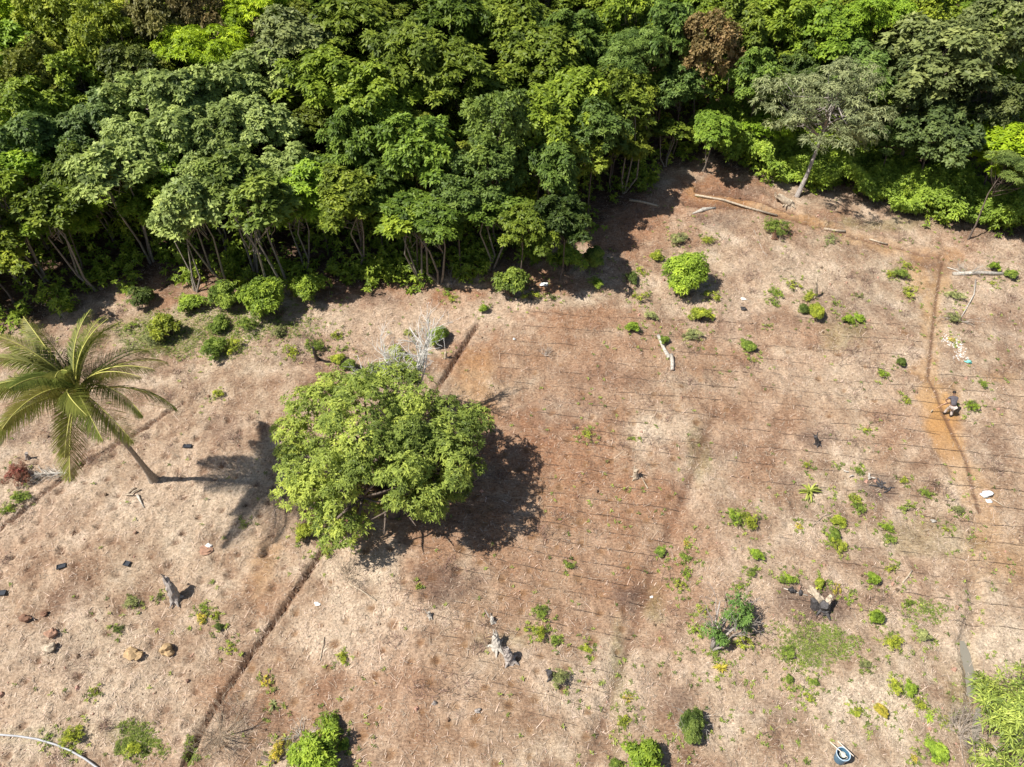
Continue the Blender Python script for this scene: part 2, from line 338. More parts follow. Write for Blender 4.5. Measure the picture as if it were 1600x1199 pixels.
ochre = np.maximum(pathw*(.30+.65*np.exp(-((PY-660)/60)**2)+.20*np.exp(-((PY-450)/60)**2)), .40*(1-sm(pt_+.6*w1, .3, 1.1))); ochre = np.maximum(ochre, blobs([(1475, 650, 34, 50, 1), (1430, 440, 20, 30, .5), (740, 600, 40, 60, .35), (1560, 590, 40, 12, .3), (1570, 870, 90, 40, .25), (410, 880, 30, 60, .35)], 61))
ochre = np.maximum(ochre, mound*.75)
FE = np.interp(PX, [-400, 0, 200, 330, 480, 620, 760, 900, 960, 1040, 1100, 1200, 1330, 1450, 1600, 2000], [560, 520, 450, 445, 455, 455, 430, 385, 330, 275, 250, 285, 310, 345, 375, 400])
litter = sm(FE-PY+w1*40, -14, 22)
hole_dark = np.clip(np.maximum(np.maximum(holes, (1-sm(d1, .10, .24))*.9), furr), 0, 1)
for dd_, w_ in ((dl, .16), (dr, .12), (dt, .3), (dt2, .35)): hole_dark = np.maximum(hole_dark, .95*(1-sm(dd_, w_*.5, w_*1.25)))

mg, n, l = new_mat('dry_soil')
b = n['Principled BSDF']; b.inputs['Roughness'].default_value = .95; b.inputs['Specular IOR Level'].default_value = .15
geo = n.new('ShaderNodeNewGeometry')
def noise(scale, detail=4, rough=.55, vec=None, dist=0):
    t = n.new('ShaderNodeTexNoise'); t.inputs['Scale'].default_value = scale; t.inputs['Detail'].default_value = detail; t.inputs['Roughness'].default_value = rough; t.inputs['Distortion'].default_value = dist
    l.new(vec if vec is not None else geo.outputs['Position'], t.inputs['Vector']); return t.outputs[0]
def ramp(f, stops):
    r = n.new('ShaderNodeValToRGB'); e = r.color_ramp.elements
    e[0].position, e[0].color = stops[0][0], (*stops[0][1], 1); e[1].position, e[1].color = stops[-1][0], (*stops[-1][1], 1)
    for p, c in stops[1:-1]: x = e.new(p); x.color = (*c, 1)
    l.new(f, r.inputs[0]); return r.outputs[0]
def mixc(f, a, c, mode='MIX'):
    x = n.new('ShaderNodeMix'); x.data_type = 'RGBA'; x.blend_type = mode
    if isinstance(f, float): x.inputs[0].default_value = f
    else: l.new(f, x.inputs[0])
    for k, v in ((6, a), (7, c)):
        if isinstance(v, tuple): x.inputs[k].default_value = (*v, 1)
        else: l.new(v, x.inputs[k])
    return x.outputs[2]
def attr(name): a = n.new('ShaderNodeAttribute'); a.attribute_name = name; return a.outputs['Fac']
def mth(op, a, c):
    x = n.new('ShaderNodeMath'); x.operation = op; x.use_clamp = True
    for k, v in ((0, a), (1, c)):
        if isinstance(v, (int, float)): x.inputs[k].default_value = v
        else: l.new(v, x.inputs[k])
    return x.outputs[0]
def fibre(ang, sx, sy):
    mp = n.new('ShaderNodeMapping'); mp.inputs['Rotation'].default_value = (0, 0, R_(ang)); mp.inputs['Scale'].default_value = (sx, sy, 1)
    l.new(geo.outputs['Position'], mp.inputs['Vector']); return noise(1, 2, .6, mp.outputs[0], 1.2)
base = ramp(noise(.55, 6, .62), [(.28, (.22, .138, .088)), (.42, (.35, .243, .163)), (.55, (.475, .362, .255)), (.72, (.62, .51, .39))])
fine = ramp(noise(7.5, 5, .7), [(.30, (.38, .33, .30)), (.47, (.86, .84, .82)), (.62, (1.15, 1.15, 1.13)), (.75, (1.6, 1.62, 1.62))])
def var_(x, s): return mth('MULTIPLY', x, mth('ADD', mth('MULTIPLY', noise(s, 4, .65), 1.5), .1))
c = mixc(mth('MULTIPLY', var_(attr('red'), 2.2), 1.12), base, (.325, .178, .10))
c = mixc(mth('MULTIPLY', attr('straw'), mth('ADD', mth('MULTIPLY', noise(2.0, 5, .7), 1.6), -.05)), c, (.68, .57, .43))
c = mixc(mth('MULTIPLY', attr('ochre'), .9), c, (.50, .29, .11))
c = mixc(var_(attr('green'), 5), c, (.18, .20, .06))
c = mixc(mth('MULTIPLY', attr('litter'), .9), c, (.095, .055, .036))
c = mixc(mth('MULTIPLY', var_(attr('burnt'), 3), .9), c, (.125, .085, .070))
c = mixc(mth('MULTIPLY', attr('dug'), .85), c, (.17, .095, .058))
fm = mth('SUBTRACT', 1.0, mth('MULTIPLY', attr('ochre'), .7))
c = mixc(mth('MULTIPLY', fm, .95), c, mixc(1.0, c, fine, 'MULTIPLY'))
fb = mth('MAXIMUM', fibre(25, 2.2, 22), mth('MAXIMUM', fibre(-40, 2.0, 20), fibre(80, 2.4, 24)))
fbm = mth('MULTIPLY', mth('MULTIPLY', mth('SUBTRACT', fb, .60), 6.0), mth('MULTIPLY', fm, .55))
c = mixc(fbm, c, (.66, .56, .44))
pu = ramp(noise(.16, 3, .5), [(.35, (1.0, 1.0, 1.0)), (.7, (.94, .86, .84))]); c = mixc(1.0, c, pu, 'MULTIPLY')
l.new(c, b.inputs['Base Color'])
bp = n.new('ShaderNodeBump'); bp.inputs['Strength'].default_value = .9; bp.inputs['Distance'].default_value = .10
hh = n.new('ShaderNodeMath'); hh.operation = 'ADD'; l.new(noise(9, 6, .7), hh.inputs[0]); l.new(fb, hh.inputs[1])
l.new(hh.outputs[0], bp.inputs['Height']); l.new(bp.outputs[0], b.inputs['Normal'])
M['soil'] = mg

idx = np.arange(NX*NY).reshape(NY, NX)
FQ = np.stack([idx[:-1, :-1], idx[:-1, 1:], idx[1:, 1:], idx[1:, :-1]], -1).reshape(-1, 4)
VV = np.stack([X, Y, Zg], -1).reshape(-1, 3)
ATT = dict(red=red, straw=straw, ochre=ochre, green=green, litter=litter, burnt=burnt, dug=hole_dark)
def ground_piece(name, sel):
    F = FQ[sel]; u, inv = np.unique(F.ravel(), return_inverse=True)
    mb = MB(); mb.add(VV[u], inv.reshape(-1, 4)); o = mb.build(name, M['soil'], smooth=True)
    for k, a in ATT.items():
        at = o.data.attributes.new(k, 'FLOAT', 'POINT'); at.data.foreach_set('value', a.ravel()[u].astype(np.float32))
    return tag(o, kind='structure')
pf = (pathw[:-1, :-1].ravel() > .5); df = (((d1 < .32) | (dl < .18))[:-1, :-1].ravel()) & ~pf
ground_piece('ground', ~pf & ~df); ground_piece('path', pf); ground_piece('ditch', df)
def ZG(x, y):
    ix = int(np.clip(np.searchsorted(gx, x), 1, NX-1)); iy = int(np.clip(np.searchsorted(gy, y), 1, NY-1))
    fx = (x-gx[ix-1])/(gx[ix]-gx[ix-1]); fy = (y-gy[iy-1])/(gy[iy]-gy[iy-1])
    return float((Zg[iy-1, ix-1]*(1-fx)+Zg[iy-1, ix]*fx)*(1-fy)+(Zg[iy, ix-1]*(1-fx)+Zg[iy, ix]*fx)*fy)
def S(px, py): p = P(px, py); p.z = ZG(p.x, p.y); return p
def puddle(pts, w):
    mb = MB(); q = [S(*p) for p in pts]; V = []
    for i, p in enumerate(q):
        a = q[max(i-1, 0)]; c_ = q[min(i+1, len(q)-1)]; d = (c_-a); d.z = 0; d.normalize(); s = Vector((-d.y, d.x, 0))*w*(.35+.65*math.sin(math.pi*(i+.5)/len(q)))*(.8+.4*((i*37) % 10)/10)
        z = p.z+.10; V += [(p.x-s.x, p.y-s.y, z), (p.x+s.x, p.y+s.y, z)]
    mb.add(V, [(2*i, 2*i+1, 2*i+3, 2*i+2) for i in range(len(q)-1)]); return mb
mw, n_, l_ = new_mat('muddy_water'); b_ = n_['Principled BSDF']; b_.inputs['Base Color'].default_value = (.22, .20, .16, 1); b_.inputs['Roughness'].default_value = .12
nz = n_.new('ShaderNodeTexNoise'); nz.inputs['Scale'].default_value = 4; bb = n_.new('ShaderNodeBump'); bb.inputs['Strength'].default_value = .05; l_.new(nz.outputs[0], bb.inputs['Height']); l_.new(bb.outputs[0], b_.inputs['Normal'])
for pts, w in (([(1504, 1000), (1509, 1018), (1514, 1035), (1518, 1052), (1518, 1070), (1515, 1088)], .26), ([(1530, 1105), (1529, 1125), (1526, 1140), (1528, 1160)], .18)):
    tag(puddle(pts, w).build('water', mw), kind='structure')

def ZGv(x, y):
    ix = np.clip(np.searchsorted(gx, x), 1, NX-1); iy = np.clip(np.searchsorted(gy, y), 1, NY-1)
    fx = (x-gx[ix-1])/(gx[ix]-gx[ix-1]); fy = (y-gy[iy-1])/(gy[iy]-gy[iy-1])
    return (Zg[iy-1, ix-1]*(1-fx)+Zg[iy-1, ix]*fx)*(1-fy)+(Zg[iy, ix-1]*(1-fx)+Zg[iy, ix]*fx)*fy
def at_grid(A, x, y):
    ix = np.clip(np.searchsorted(gx, x), 1, NX-1); iy = np.clip(np.searchsorted(gy, y), 1, NY-1); return A[iy, ix]

# ------------------------------------------------------------------ the wood
PALE, BYG, OLIVE, DARK, MID = (.29, .38, .115), (.27, .41, .02), (.24, .31, .035), (.150, .215, .028), (.20, .295, .032)
BROWN, GREY, DOL, BRIGHT = (.25, .19, .075), (.25, .29, .145), (.19, .235, .085), (.23, .38, .035)
FEX, FEY = [-400, 0, 200, 330, 480, 620, 760, 900, 960, 1040, 1100, 1200, 1330, 1450, 1600, 2000], [560, 520, 450, 445, 455, 455, 430, 385, 330, 275, 250, 285, 310, 345, 375, 400]
WOOD = [  # crown centre x, y, radius in photo pixels, kind, height m, colour, label
 (8, 18, 36, 'dark', 13, BYG, 'bright yellow green tree filling the top left corner of the photo'),
 (14, 84, 42, 'dark', 13, BRIGHT, 'vivid green tree at the left edge, second crown down from the top left corner'),
 (84, 42, 46, 'olive', 14, OLIVE, 'olive tree right of the bright crown in the top left corner'),
 (150, 20, 44, 'olive', 14, OLIVE, 'tall olive tree touching the top edge in the far left of the wood'),
 (182, 62, 36, 'olive', 14, OLIVE, 'narrow dense olive tree standing like a column in the upper left wood'),
 (245, 34, 46, 'olive', 14, (.17, .17, .05), 'olive tree with pinkish brown tips near the top left of the wood'),
 (305, 22, 34, 'olive', 14, (.19, .16, .06), 'brown tinged small crown at the top edge above the feathery bright tree'),
 (70, 120, 44, 'olive', 13, (.17, .20, .03), 'yellowish olive tree below the column shaped olive tree'),
 (128, 122, 44, 'olive', 12, MID, 'mid green tree in the upper left between olive crowns and pale trees'),
 (320, 80, 54, 'feather', 13, BYG, 'feathery bright yellow green tree in flat layers, upper left of the wood'),
 (400, 32, 46, 'feather', 14, BYG, 'feathery vivid green tree at the top edge above the centre left'),
 (30, 168, 42, 'dark', 12, MID, 'deep green tree at the left edge above the pale crowns'),
 (205, 118, 46, 'olive', 12, (.13, .17, .04), 'dull green tree just left of the feathery bright tree'),
 (232, 162, 48, 'pale', 12, PALE, 'pale green fluffy tree below the feathery bright tree'),
 (300, 150, 52, 'pale', 12, PALE, 'broad pale green tree in the middle of the left wood'),
 (160, 188, 46, 'pale', 11, (.13, .20, .06), 'greyish green tree with a bare branch showing beneath it on the left'),
 (380, 128, 48, 'pale', 12, PALE, 'pale green tree bordering the dark central crowns'),
 (60, 222, 48, 'pale', 11, (.13, .21, .05), 'soft green tree at the left above the thin leaning trunks'),
 (12, 262, 44, 'pale', 10, BRIGHT, 'fresh green tree at the left edge above the leaning trunks'),
 (205, 236, 44, 'pale', 11, PALE, 'pale green tree over the dark hollow on the left'),
 (272, 216, 50, 'pale', 11, PALE, 'light green tree above the second group of slender trunks'),
 (348, 206, 50, 'pale', 11, (.18, .25, .07), 'lightest grey green tree in the middle left of the wood'),
 (418, 196, 44, 'pale', 11, PALE, 'pale green tree leaning over the dark central gap'),
 (130, 262, 36, 'pale', 10, (.16, .23, .04), 'yellow tipped pale tree low on the left over thin trunks'),
 (380, 290, 46, 'pale', 9, (.18, .25, .06), 'pale green tree at the wood edge above the three pale stems'),
 (440, 268, 40, 'pale', 9, PALE, 'pale tree at the wood edge left of the flat bright branches'),
 (322, 280, 42, 'pale', 9, PALE, 'pale green front tree over the middle slender trunks'),
 (462, 62, 56, 'dark', 14, DOL, 'dull dark tree with dry twigs near the top centre left'),
 (552, 44, 56, 'dark', 14, DARK, 'dark glossy tree at the top edge left of centre'),
 (640, 84, 58, 'dark', 14, DARK, 'large dark glossy tree in the upper centre of the wood'),
 (705, 30, 54, 'dark', 14, (.085, .145, .02), 'dark tree at the top edge in the centre of the wood'),
 (792, 46, 54, 'dark', 14, DARK, 'dark tree beside the small white dead branch at top centre'),
 (500, 130, 54, 'dark', 13, MID, 'mid green leafy tree left of the big dark central crowns'),
 (592, 158, 54, 'dark', 13, MID, 'broad mid green tree in the centre of the wood'),
 (735, 118, 50, 'dark', 13, DARK, 'dark tree behind the tall puffy bright tree'),
 (545, 222, 46, 'dark', 12, (.10, .20, .03), 'fresh green tree with flat tiers over the black hollow'),
 (492, 290, 44, 'dark', 9, BRIGHT, 'bright green low tree with flat branches at the wood edge'),
 (590, 290, 38, 'dark', 9, (.09, .17, .03), 'small green tree over the dark hollow at the centre of the edge'),
 (662, 226, 50, 'dark', 12, (.15, .26, .035), 'bright rounded tree standing out over the dark central wood'),
 (778, 186, 44, 'olive', 13, (.15, .23, .045), 'tall puffy light green tree in the centre of the wood'),
 (778, 262, 46, 'olive', 10, (.14, .22, .05), 'puffy light green tree just below the tall puffy one'),
 (650, 338, 50, 'dark', 8, (.10, .21, .03), 'bushy green tree at the wood edge above two thin trunks'),
 (716, 316, 42, 'dark', 9, (.11, .18, .04), 'green tree at the wood edge right of the bushy one'),
 (845, 96, 56, 'dark', 13, DARK, 'dark glossy tree right of the top centre'),
 (905, 62, 50, 'dark', 13, (.10, .17, .03), 'green tree near the top edge, left of the feathery pale one'),
 (842, 186, 50, 'dark', 12, MID, 'mid green tree above the largest dark hollow'),
 (902, 154, 52, 'dark', 12, MID, 'broad green tree with horizontal boughs right of the centre'),
 (858, 262, 40, 'dark', 10, (.10, .20, .04), 'bright leafy tree overhanging the black hollow on its right'),
 (930, 206, 42, 'dark', 11, (.09, .18, .04), 'tiered green tree over the hollow above the corner of the clearing'),
 (820, 350, 38, 'dark', 8, DARK, 'low dark tree at the wood edge near the shaded shrubs'),
 (880, 340, 40, 'dark', 8, (.05, .09, .02), 'very dark low tree at the wood edge above the cut log'),
 (985, 26, 48, 'olive', 13, MID, 'green tree at the top edge right of centre'),
 (992, 90, 44, 'feather', 12, (.12, .22, .05), 'feathery soft green tree right of the centre'),
 (1045, 50, 42, 'pale', 13, (.14, .24, .05), 'light green tree left of the rust brown crown'),
 (968, 150, 40, 'olive', 11, DARK, 'dark tree in shade between the boughs and the vine covered gap'),
 (1104, 72, 38, 'olive', 13, BROWN, 'rust brown leafed tree in the upper right of the wood'),
 (1068, 136, 36, 'dark', 9, (.12, .20, .05), 'light green tree below and left of the rust brown crown'),
 (1160, 40, 40, 'dark', 13, DARK, 'dark tree between the rust brown crown and the dark gap on its right'),
 (1112, 196, 34, 'pale', 6, (.18, .30, .04), 'bright yellow green small tree above the reddish bank'),
 (1188, 116, 34, 'dark', 11, (.12, .24, .04), 'bright green tree right of the rust brown crown'),
 (1222, 26, 42, 'dark', 13, MID, 'green tree at the top edge above the dark gap on the right'),
 (1300, 50, 52, 'pale', 12, (.16, .28, .03), 'fresh yellow green tree above the dry grey tree'),
 (1366, 30, 44, 'feather', 13, BRIGHT, 'bright feathery tree at the top edge on the right'),
 (1350, 112, 44, 'pale', 11, (.13, .22, .05), 'soft green tree right behind the dry grey tree'),
 (1200, 195, 32, 'pale', 5, BRIGHT, 'vine covered bright green tree left of the leaning dry trunk'),
 (1470, 92, 78, 'olive', 14, DOL, 'big greyish olive tree dominating the upper right of the wood'),
 (1560, 48, 60, 'olive', 14, DOL, 'greyish olive tree in the top right corner'),
 (1465, 195, 50, 'olive', 9, (.10, .15, .05), 'dark olive tree below the big greyish olive one'),
 (1402, 216, 34, 'dark', 6, (.09, .16, .04), 'small dark tree right of the dry grey tree'),
 (1548, 150, 46, 'olive', 11, (.09, .12, .04), 'dark tree with pale stems near the right edge'),
 (1582, 226, 50, 'dark', 8, BYG, 'bright yellow green tree at the right edge of the photo'),
 (1420, 130, 40, 'olive', 11, (.10, .14, .05), 'dull olive tree between the dry grey tree and the big olive one'),
 (1250, 100, 30, 'dark', 10, (.08, .14, .03), 'dark tree behind the top of the dry grey tree'),
]
for i, (cx, cy, rp, kd, h, colr, lab) in enumerate(WOOD):
    h = h*.80
    v = kd+str(i % 3); H0 = VAR[v][3]; base = P(cx, cy, h*.78); base.z = ZG(base.x, base.y)-.1
    rr = rp*1.30/pxm((base.x, base.y, base.z+h*.78))
    put_tree(v, base, h, rr, colr, lab)
frng = np.random.default_rng(123); nf = 0; row = 0
ROW = 'first second third fourth fifth sixth seventh eighth ninth tenth eleventh twelfth thirteenth fourteenth fifteenth sixteenth seventeenth eighteenth nineteenth twentieth twenty-first twenty-second twenty-third twenty-fourth twenty-fifth twenty-sixth twenty-seventh'.split()
BAND = 'front,second,third,fourth,fifth,sixth,seventh,eighth,ninth,rearmost'.split(',')
for row, gy_ in enumerate(np.arange(40, 80, 4.3)):
    col_ = 0
    for gx_ in np.arange(-62, 62, 4.6):
        x = gx_+frng.uniform(-1.6, 1.6); y = gy_+frng.uniform(-1.4, 1.4); z = float(G(x, y)); q = proj(x, y, z)
        if q[0] < -150 or q[0] > 1750 or q[1] > np.interp(q[0], FEX, FEY)-(34 if q[0] < 1040 else 75): continue
        if q[0] > 1040 and frng.random() < .3: continue
        h = frng.uniform(5.5, 8.0); kd = ('dark', 'olive', 'dark', 'olive', 'pale')[frng.integers(0, 5)]+str(frng.integers(0, 3)); nf += 1; col_ += 1
        c0 = DARK if q[0] > 420 and q[0] < 1040 else MID; k_ = frng.uniform(.75, 1.2)
        put_tree(kd, Vector((x, y, ZG(x, y)-.1)), h, frng.uniform(2.4, 3.3), (c0[0]*k_*frng.uniform(.85, 1.15), c0[1]*k_, c0[2]*k_), f'low {"dark green" if k_ < .95 else "green"} tree half hidden by taller crowns, {ROW[col_]} from left in {BAND[row]} row', group='low trees filling the gaps inside the wood')
SLIM = [ # visible base x,y, height, radius m, colour, label (slender many stemmed trees of the edge)
 (38, 446, 10, 2.2, PALE, 'slender pale stemmed tree at the far left edge behind the palm'),
 (72, 440, 9.5, 2.0, MID, 'slender tree right of the leaning pale stems on the far left'),
 (-20, 470, 11, 2.4, PALE, 'slender tree cut by the left edge behind the palm'),
 (150, 452, 8, 2.2, DARK, 'slim dark leaved tree behind the top fronds of the palm'),
 (236, 408, 9, 2.4, PALE, 'slim tree in the shade of the dark hollow on the left'),
 (305, 456, 7.0, 2.0, PALE, 'low forked pale stemmed tree at the edge left of the paired shrubs'),
 (354, 442, 8.5, 2.3, PALE, 'clump of thin reddish stems with a pale crown behind the edge shrubs'),
 (400, 430, 9, 2.2, (.16, .23, .05), 'slender tree between the thin reddish stems and the three pale stems'),
 (452, 462, 8.5, 2.3, (.18, .26, .05), 'tree with three long pale stems rising from the shrubs at the edge'),
 (476, 428, 6.5, 1.7, (.17, .27, .03), 'small tree with one crooked stem and a yellow green crown'),
 (660, 442, 6, 2.1, MID, 'thin straight stem tree at the middle of the wood edge, left of a pair'),
 (688, 440, 6, 2.2, (.09, .18, .03), 'thin leaning stem tree at the middle of the wood edge, right of a pair'),
 (560, 420, 6.5, 2.2, DARK, 'low dark slim tree in front of the black hollow'),
 (768, 420, 6, 2.2, (.10, .19, .03), 'slim green tree behind the shaded shrubs right of the ditch end'),
 (975, 300, 8, 2.0, DARK, 'slim shaded tree at the corner of the clearing'),
 (1040, 262, 4, 1.4, DARK, 'slim dark tree above the reddish bank'),
]
for i, (bx, by, h, r, colr, lab) in enumerate(SLIM):
    b0 = S(bx, by); put_tree('slim'+str(i % 3), b0, h, r, colr, lab, name='slender_tree', group='slender trees along the wood edge')
# the dry grey tree and the feathery leaning tree on the right
b0 = S(1245, 308); put_tree('sparse0', b0, 10.0, 4.9, GREY, 'dry grey green tree with a pale leaning trunk at the right edge of the clearing', name='dry_tree', group=None, rz=1.0, tilt=(.05, .16))
b0 = S(1512, 376); put_tree('feather1', b0, 6.5, 2.5, (.15, .22, .06), 'light feathery tree with hanging dry vines at the right edge of the clearing', name='feathery_tree', group=None, rz=.4, tilt=(.0, .22))
# far-off wood beyond the counted crowns, one mass
rng = np.random.default_rng(91); mb = MB()
for i in range(90):
    x = rng.uniform(-85, 85); y = rng.uniform(74, 112); q = proj(x, y, float(G(x, y))+12)
    if q[1] > -2: y += 22
    h = rng.uniform(11, 14); z = float(G(x, y)); sub = MB()
    pc = crown(sub, rng, 4.5, 4.2, z+h-3.5, npuff=18, pr=.34, nros=26, k=6, L=.75, W=.36, flat=.7)
    for V_, F_, T_ in zip(sub.V, sub.F, sub.T): mb.add(V_+np.array([x, y, 0]), F_-F_.min(), T_)
    mb.tube([(x, y, z), (x, y, z+h-3)], [.25, .12], 5)
o = mb.build('distant_wood', M['leaf']); o.color = (*MID, 1); tag(o, 'dense green mass of far trees along the top of the hill', 'wood', kind='stuff')

# ------------------------------------------------------------------ undergrowth, vines, weeds, straw: stuff
def scatter_px(rng, n, test, x0=-80, x1=1680, y0=150, y1=1240):
    out = []
    while len(out) < n:
        m = 4000; px = rng.uniform(x0, x1, m); py = rng.uniform(y0, y1, m); k = test(px, py)
        for a, b_ in zip(px[k], py[k]):
            out.append((a, b_))
            if len(out) >= n: break
    return np.array(out)
def P_fast(pts):
    a = R_(PITCH); dx = (pts[:, 0]-800)/FPX; v = (pts[:, 1]-599.5)/FPX
    dy = math.cos(a)-v*math.sin(a); dz = -(math.sin(a)+v*math.cos(a)); t = CAMH/(-dz+.176*dy)
    for _ in range(12): t = (CAMH-G(dx*t, dy*t))/(-dz)*.5+t*.5
    return dx*t, dy*t
FEx, FEy = [-400, 0, 200, 330, 480, 620, 760, 900, 960, 1040, 1100, 1200, 1330, 1450, 1600, 2000], [560, 520, 450, 445, 455, 455, 430, 385, 330, 275, 250, 285, 310, 345, 375, 400]
def fe(px): return np.interp(px, FEx, FEy)
rng = np.random.default_rng(77)
pts = scatter_px(rng, 12000, lambda x, y: (y < fe(x)-2+14*np.sin(x*.07)) & (rng.random(len(x)) < .25+.75*(vnoise(x*.03, y*.03, 3) > .5)), y0=-60, y1=560)
ux, uy = P_fast(pts); uz = ZGv(ux, uy); hgt = rng.uniform(.3, 1.5, len(ux))+rng.uniform(0, 3.2, len(ux))*(pts[:, 1] < fe(pts[:, 0])-45); mb = MB()
for j in range(3):
    off = rng.normal(0, .28, (len(ux), 3)); C = np.stack([ux, uy, uz+hgt*(j+1)/3], 1)+off*[1, 1, .4]
    rosettes(mb, rng, C, np.stack([rng.normal(0, .4, len(ux)), rng.normal(0, .4, len(ux))-.3, np.ones(len(ux))], 1), 7, .32, .14, tint=rng.uniform(.2, .8, len(ux)))
o = mb.build('undergrowth', M['leaf']); o.color = (*MID, 1); tag(o, 'shaded leafy undergrowth along the foot of the wood', 'undergrowth', kind='stuff')
def vine_test(x, y):
    e = lambda cx, cy, rx, ry: ((x-cx)/rx)**2+((y-cy)/ry)**2 < 1
    return (e(1180, 240, 80, 62) | e(1240, 262, 60, 45) | e(1440, 325, 110, 48) | e(1340, 280, 90, 42) | e(1590, 385, 60, 22) | e(1110, 235, 40, 30) | e(1530, 365, 60, 25)) & (y < fe(x)+6+8*np.sin(x*.09))
pts = scatter_px(rng, 13000, vine_test, 1050, 1660, 170, 420)
ux, uy = P_fast(pts); uz = ZGv(ux, uy); hump = .4+2.2*vnoise(ux*.45, uy*.45, 12)**1.3+1.1*vnoise(ux*1.5, uy*1.5, 13)**2; mb = MB()
C = np.stack([ux, uy, uz+hump*rng.uniform(.65, 1.05, len(ux))], 1)
rosettes(mb, rng, C, np.stack([rng.normal(0, .4, len(ux)), rng.normal(0, .4, len(ux))-.35, np.ones(len(ux))], 1), 7, .25, .125, tint=np.clip(.3+.6*vnoise(ux*.9, uy*.9, 14), 0, 1))
o = mb.build('vine_cover', M['leaf']); o.color = (.22, .34, .045, 1); tag(o, 'bright green creeping vines over the bank at the right edge of the wood', 'vines', kind='stuff')
# straw litter lying on the soil
N = 230000; rng = np.random.default_rng(5)
sx = rng.uniform(-42, 44, N); sy = 9+55*rng.random(N)**1.15
q = proj(sx, sy, G(sx, sy)); keep = (q[0] > -30) & (q[0] < 1630) & (q[1] < 1240) & (q[1] > fe(q[0])-40)
dens = (.30+.7*at_grid(straw, sx, sy))*(1-.93*at_grid(ochre, sx, sy))*(1-.55*at_grid(red, sx, sy))*(1-.6*at_grid(burnt, sx, sy))*(.35+.9*vnoise(sx*1.3, sy*1.3, 44))
keep &= rng.random(N) < dens*1.5; sx, sy = sx[keep], sy[keep]; n_s = len(sx)
an = rng.random(n_s)*math.pi; L = rng.uniform(.03, .12, n_s)*(1+(rng.random(n_s) < .04)*1.8); w = rng.uniform(.006, .012, n_s)
dx, dy = np.cos(an)*L, np.sin(an)*L; z = ZGv(sx, sy); z0 = z+rng.uniform(.005, .03, n_s); z1 = ZGv(sx+dx, sy+dy)+rng.uniform(.01, .12, n_s)
V = np.stack([np.stack([sx-dx-dy/L*w, sy-dy+dx/L*w, z0], 1), np.stack([sx-dx+dy/L*w, sy-dy-dx/L*w, z0], 1), np.stack([sx+dx+dy/L*w*.5, sy+dy-dx/L*w*.5, z1], 1), np.stack([sx+dx-dy/L*w*.5, sy+dy+dx/L*w*.5, z1], 1)], 1).reshape(-1, 3)
mb = MB().add(V, np.arange(len(V)).reshape(-1, 4), np.repeat(np.clip(rng.normal(.48, .26, n_s), 0, 1), 4))
o = mb.build('dry_straw', M['straw']); o.color = (.52, .43, .32, 1); tag(o, 'pale dry straw scattered over the bare soil', 'straw', kind='stuff')
# brown dead brush fuzz
N = 900; bx_ = rng.uniform(-42, 44, N); by_ = 9+52*rng.random(N); q = proj(bx_, by_, G(bx_, by_))
k = (q[0] > -30) & (q[0] < 1630) & (q[1] < 1230) & (q[1] > fe(q[0])+4) & (at_grid(ochre, bx_, by_) < .3) & (vnoise(bx_*.25, by_*.25, 70) > .42); bx_, by_ = bx_[k], by_[k]; mb = MB()
for x, y in zip(bx_, by_):
    m = rng.integers(22, 60); r = rng.uniform(.25, .8); a = rng.random(m)*6.28; rr_ = r*np.sqrt(rng.random(m)); px_ = x+np.cos(a)*rr_; py_ = y+np.sin(a)*rr_
    d = rng.normal(0, 1, (m, 2)); d /= np.linalg.norm(d, axis=1)[:, None]; ln = rng.uniform(.12, .38, m); zz = ZGv(px_, py_); w = .010
    ex, ey = px_+d[:, 0]*ln, py_+d[:, 1]*ln; ez = zz+rng.uniform(.05, .35, m)
    V = np.stack([np.stack([px_-d[:, 1]*w, py_+d[:, 0]*w, zz], 1), np.stack([px_+d[:, 1]*w, py_-d[:, 0]*w, zz], 1), np.stack([ex+d[:, 1]*w*.4, ey-d[:, 0]*w*.4, ez], 1), np.stack([ex-d[:, 1]*w*.4, ey+d[:, 0]*w*.4, ez], 1)], 1).reshape(-1, 3)
    mb.add(V, np.arange(len(V)).reshape(-1, 4), np.repeat(rng.random(m), 4))
o = mb.build('dead_weeds', M['straw']); o.color = (.20, .14, .10, 1); tag(o, 'low brown dead weeds in fuzzy patches on the clearing', 'weeds', kind='stuff')
# scattered tiny green weeds
pts = scatter_px(rng, 1100, lambda x, y: (y > fe(x)+6) & (rng.random(len(x)) < (vnoise(x*.012, y*.02, 9) > .5)*.7*(x > 900)+.10+(y < 560)*(x < 560)*.8), 0, 1600, 280, 1199)
ux, uy = P_fast(pts); kk = at_grid(ochre, ux, uy) < .5; ux, uy = ux[kk], uy[kk]; uz = ZGv(ux, uy); mb = MB()
C = np.stack([ux, uy, uz+.05], 1)
rosettes(mb, rng, C, np.tile([0, -.1, 1.], (len(ux), 1)), 6, .15, .055, lift=(.1, .9), tint=rng.uniform(.2, 1, len(ux)))
g2 = at_grid(green, ux, uy)
def soft_patch(x, y):
    d = np.full(x.shape, 9.); nn = (vnoise(x*.05, y*.08, 61)-.5)*.9+(vnoise(x*.16, y*.2, 62)-.5)*.6
    for cx, cy, rx, ry in ((1270, 1005, 56, 40), (250, 522, 66, 34), (335, 520, 85, 40), (420, 505, 60, 26), (300, 1175, 10, 32), (215, 1158, 42, 30), (1440, 955, 40, 16)): d = np.minimum(d, np.hypot((x-cx)/rx, (y-cy)/ry))
    return rng.random(len(x)) < np.clip(1.15-d-nn, 0, 1)
pts = scatter_px(rng, 6000, soft_patch, 180, 1500, 480, 1199)
ux, uy = P_fast(pts); uz = ZGv(ux, uy)
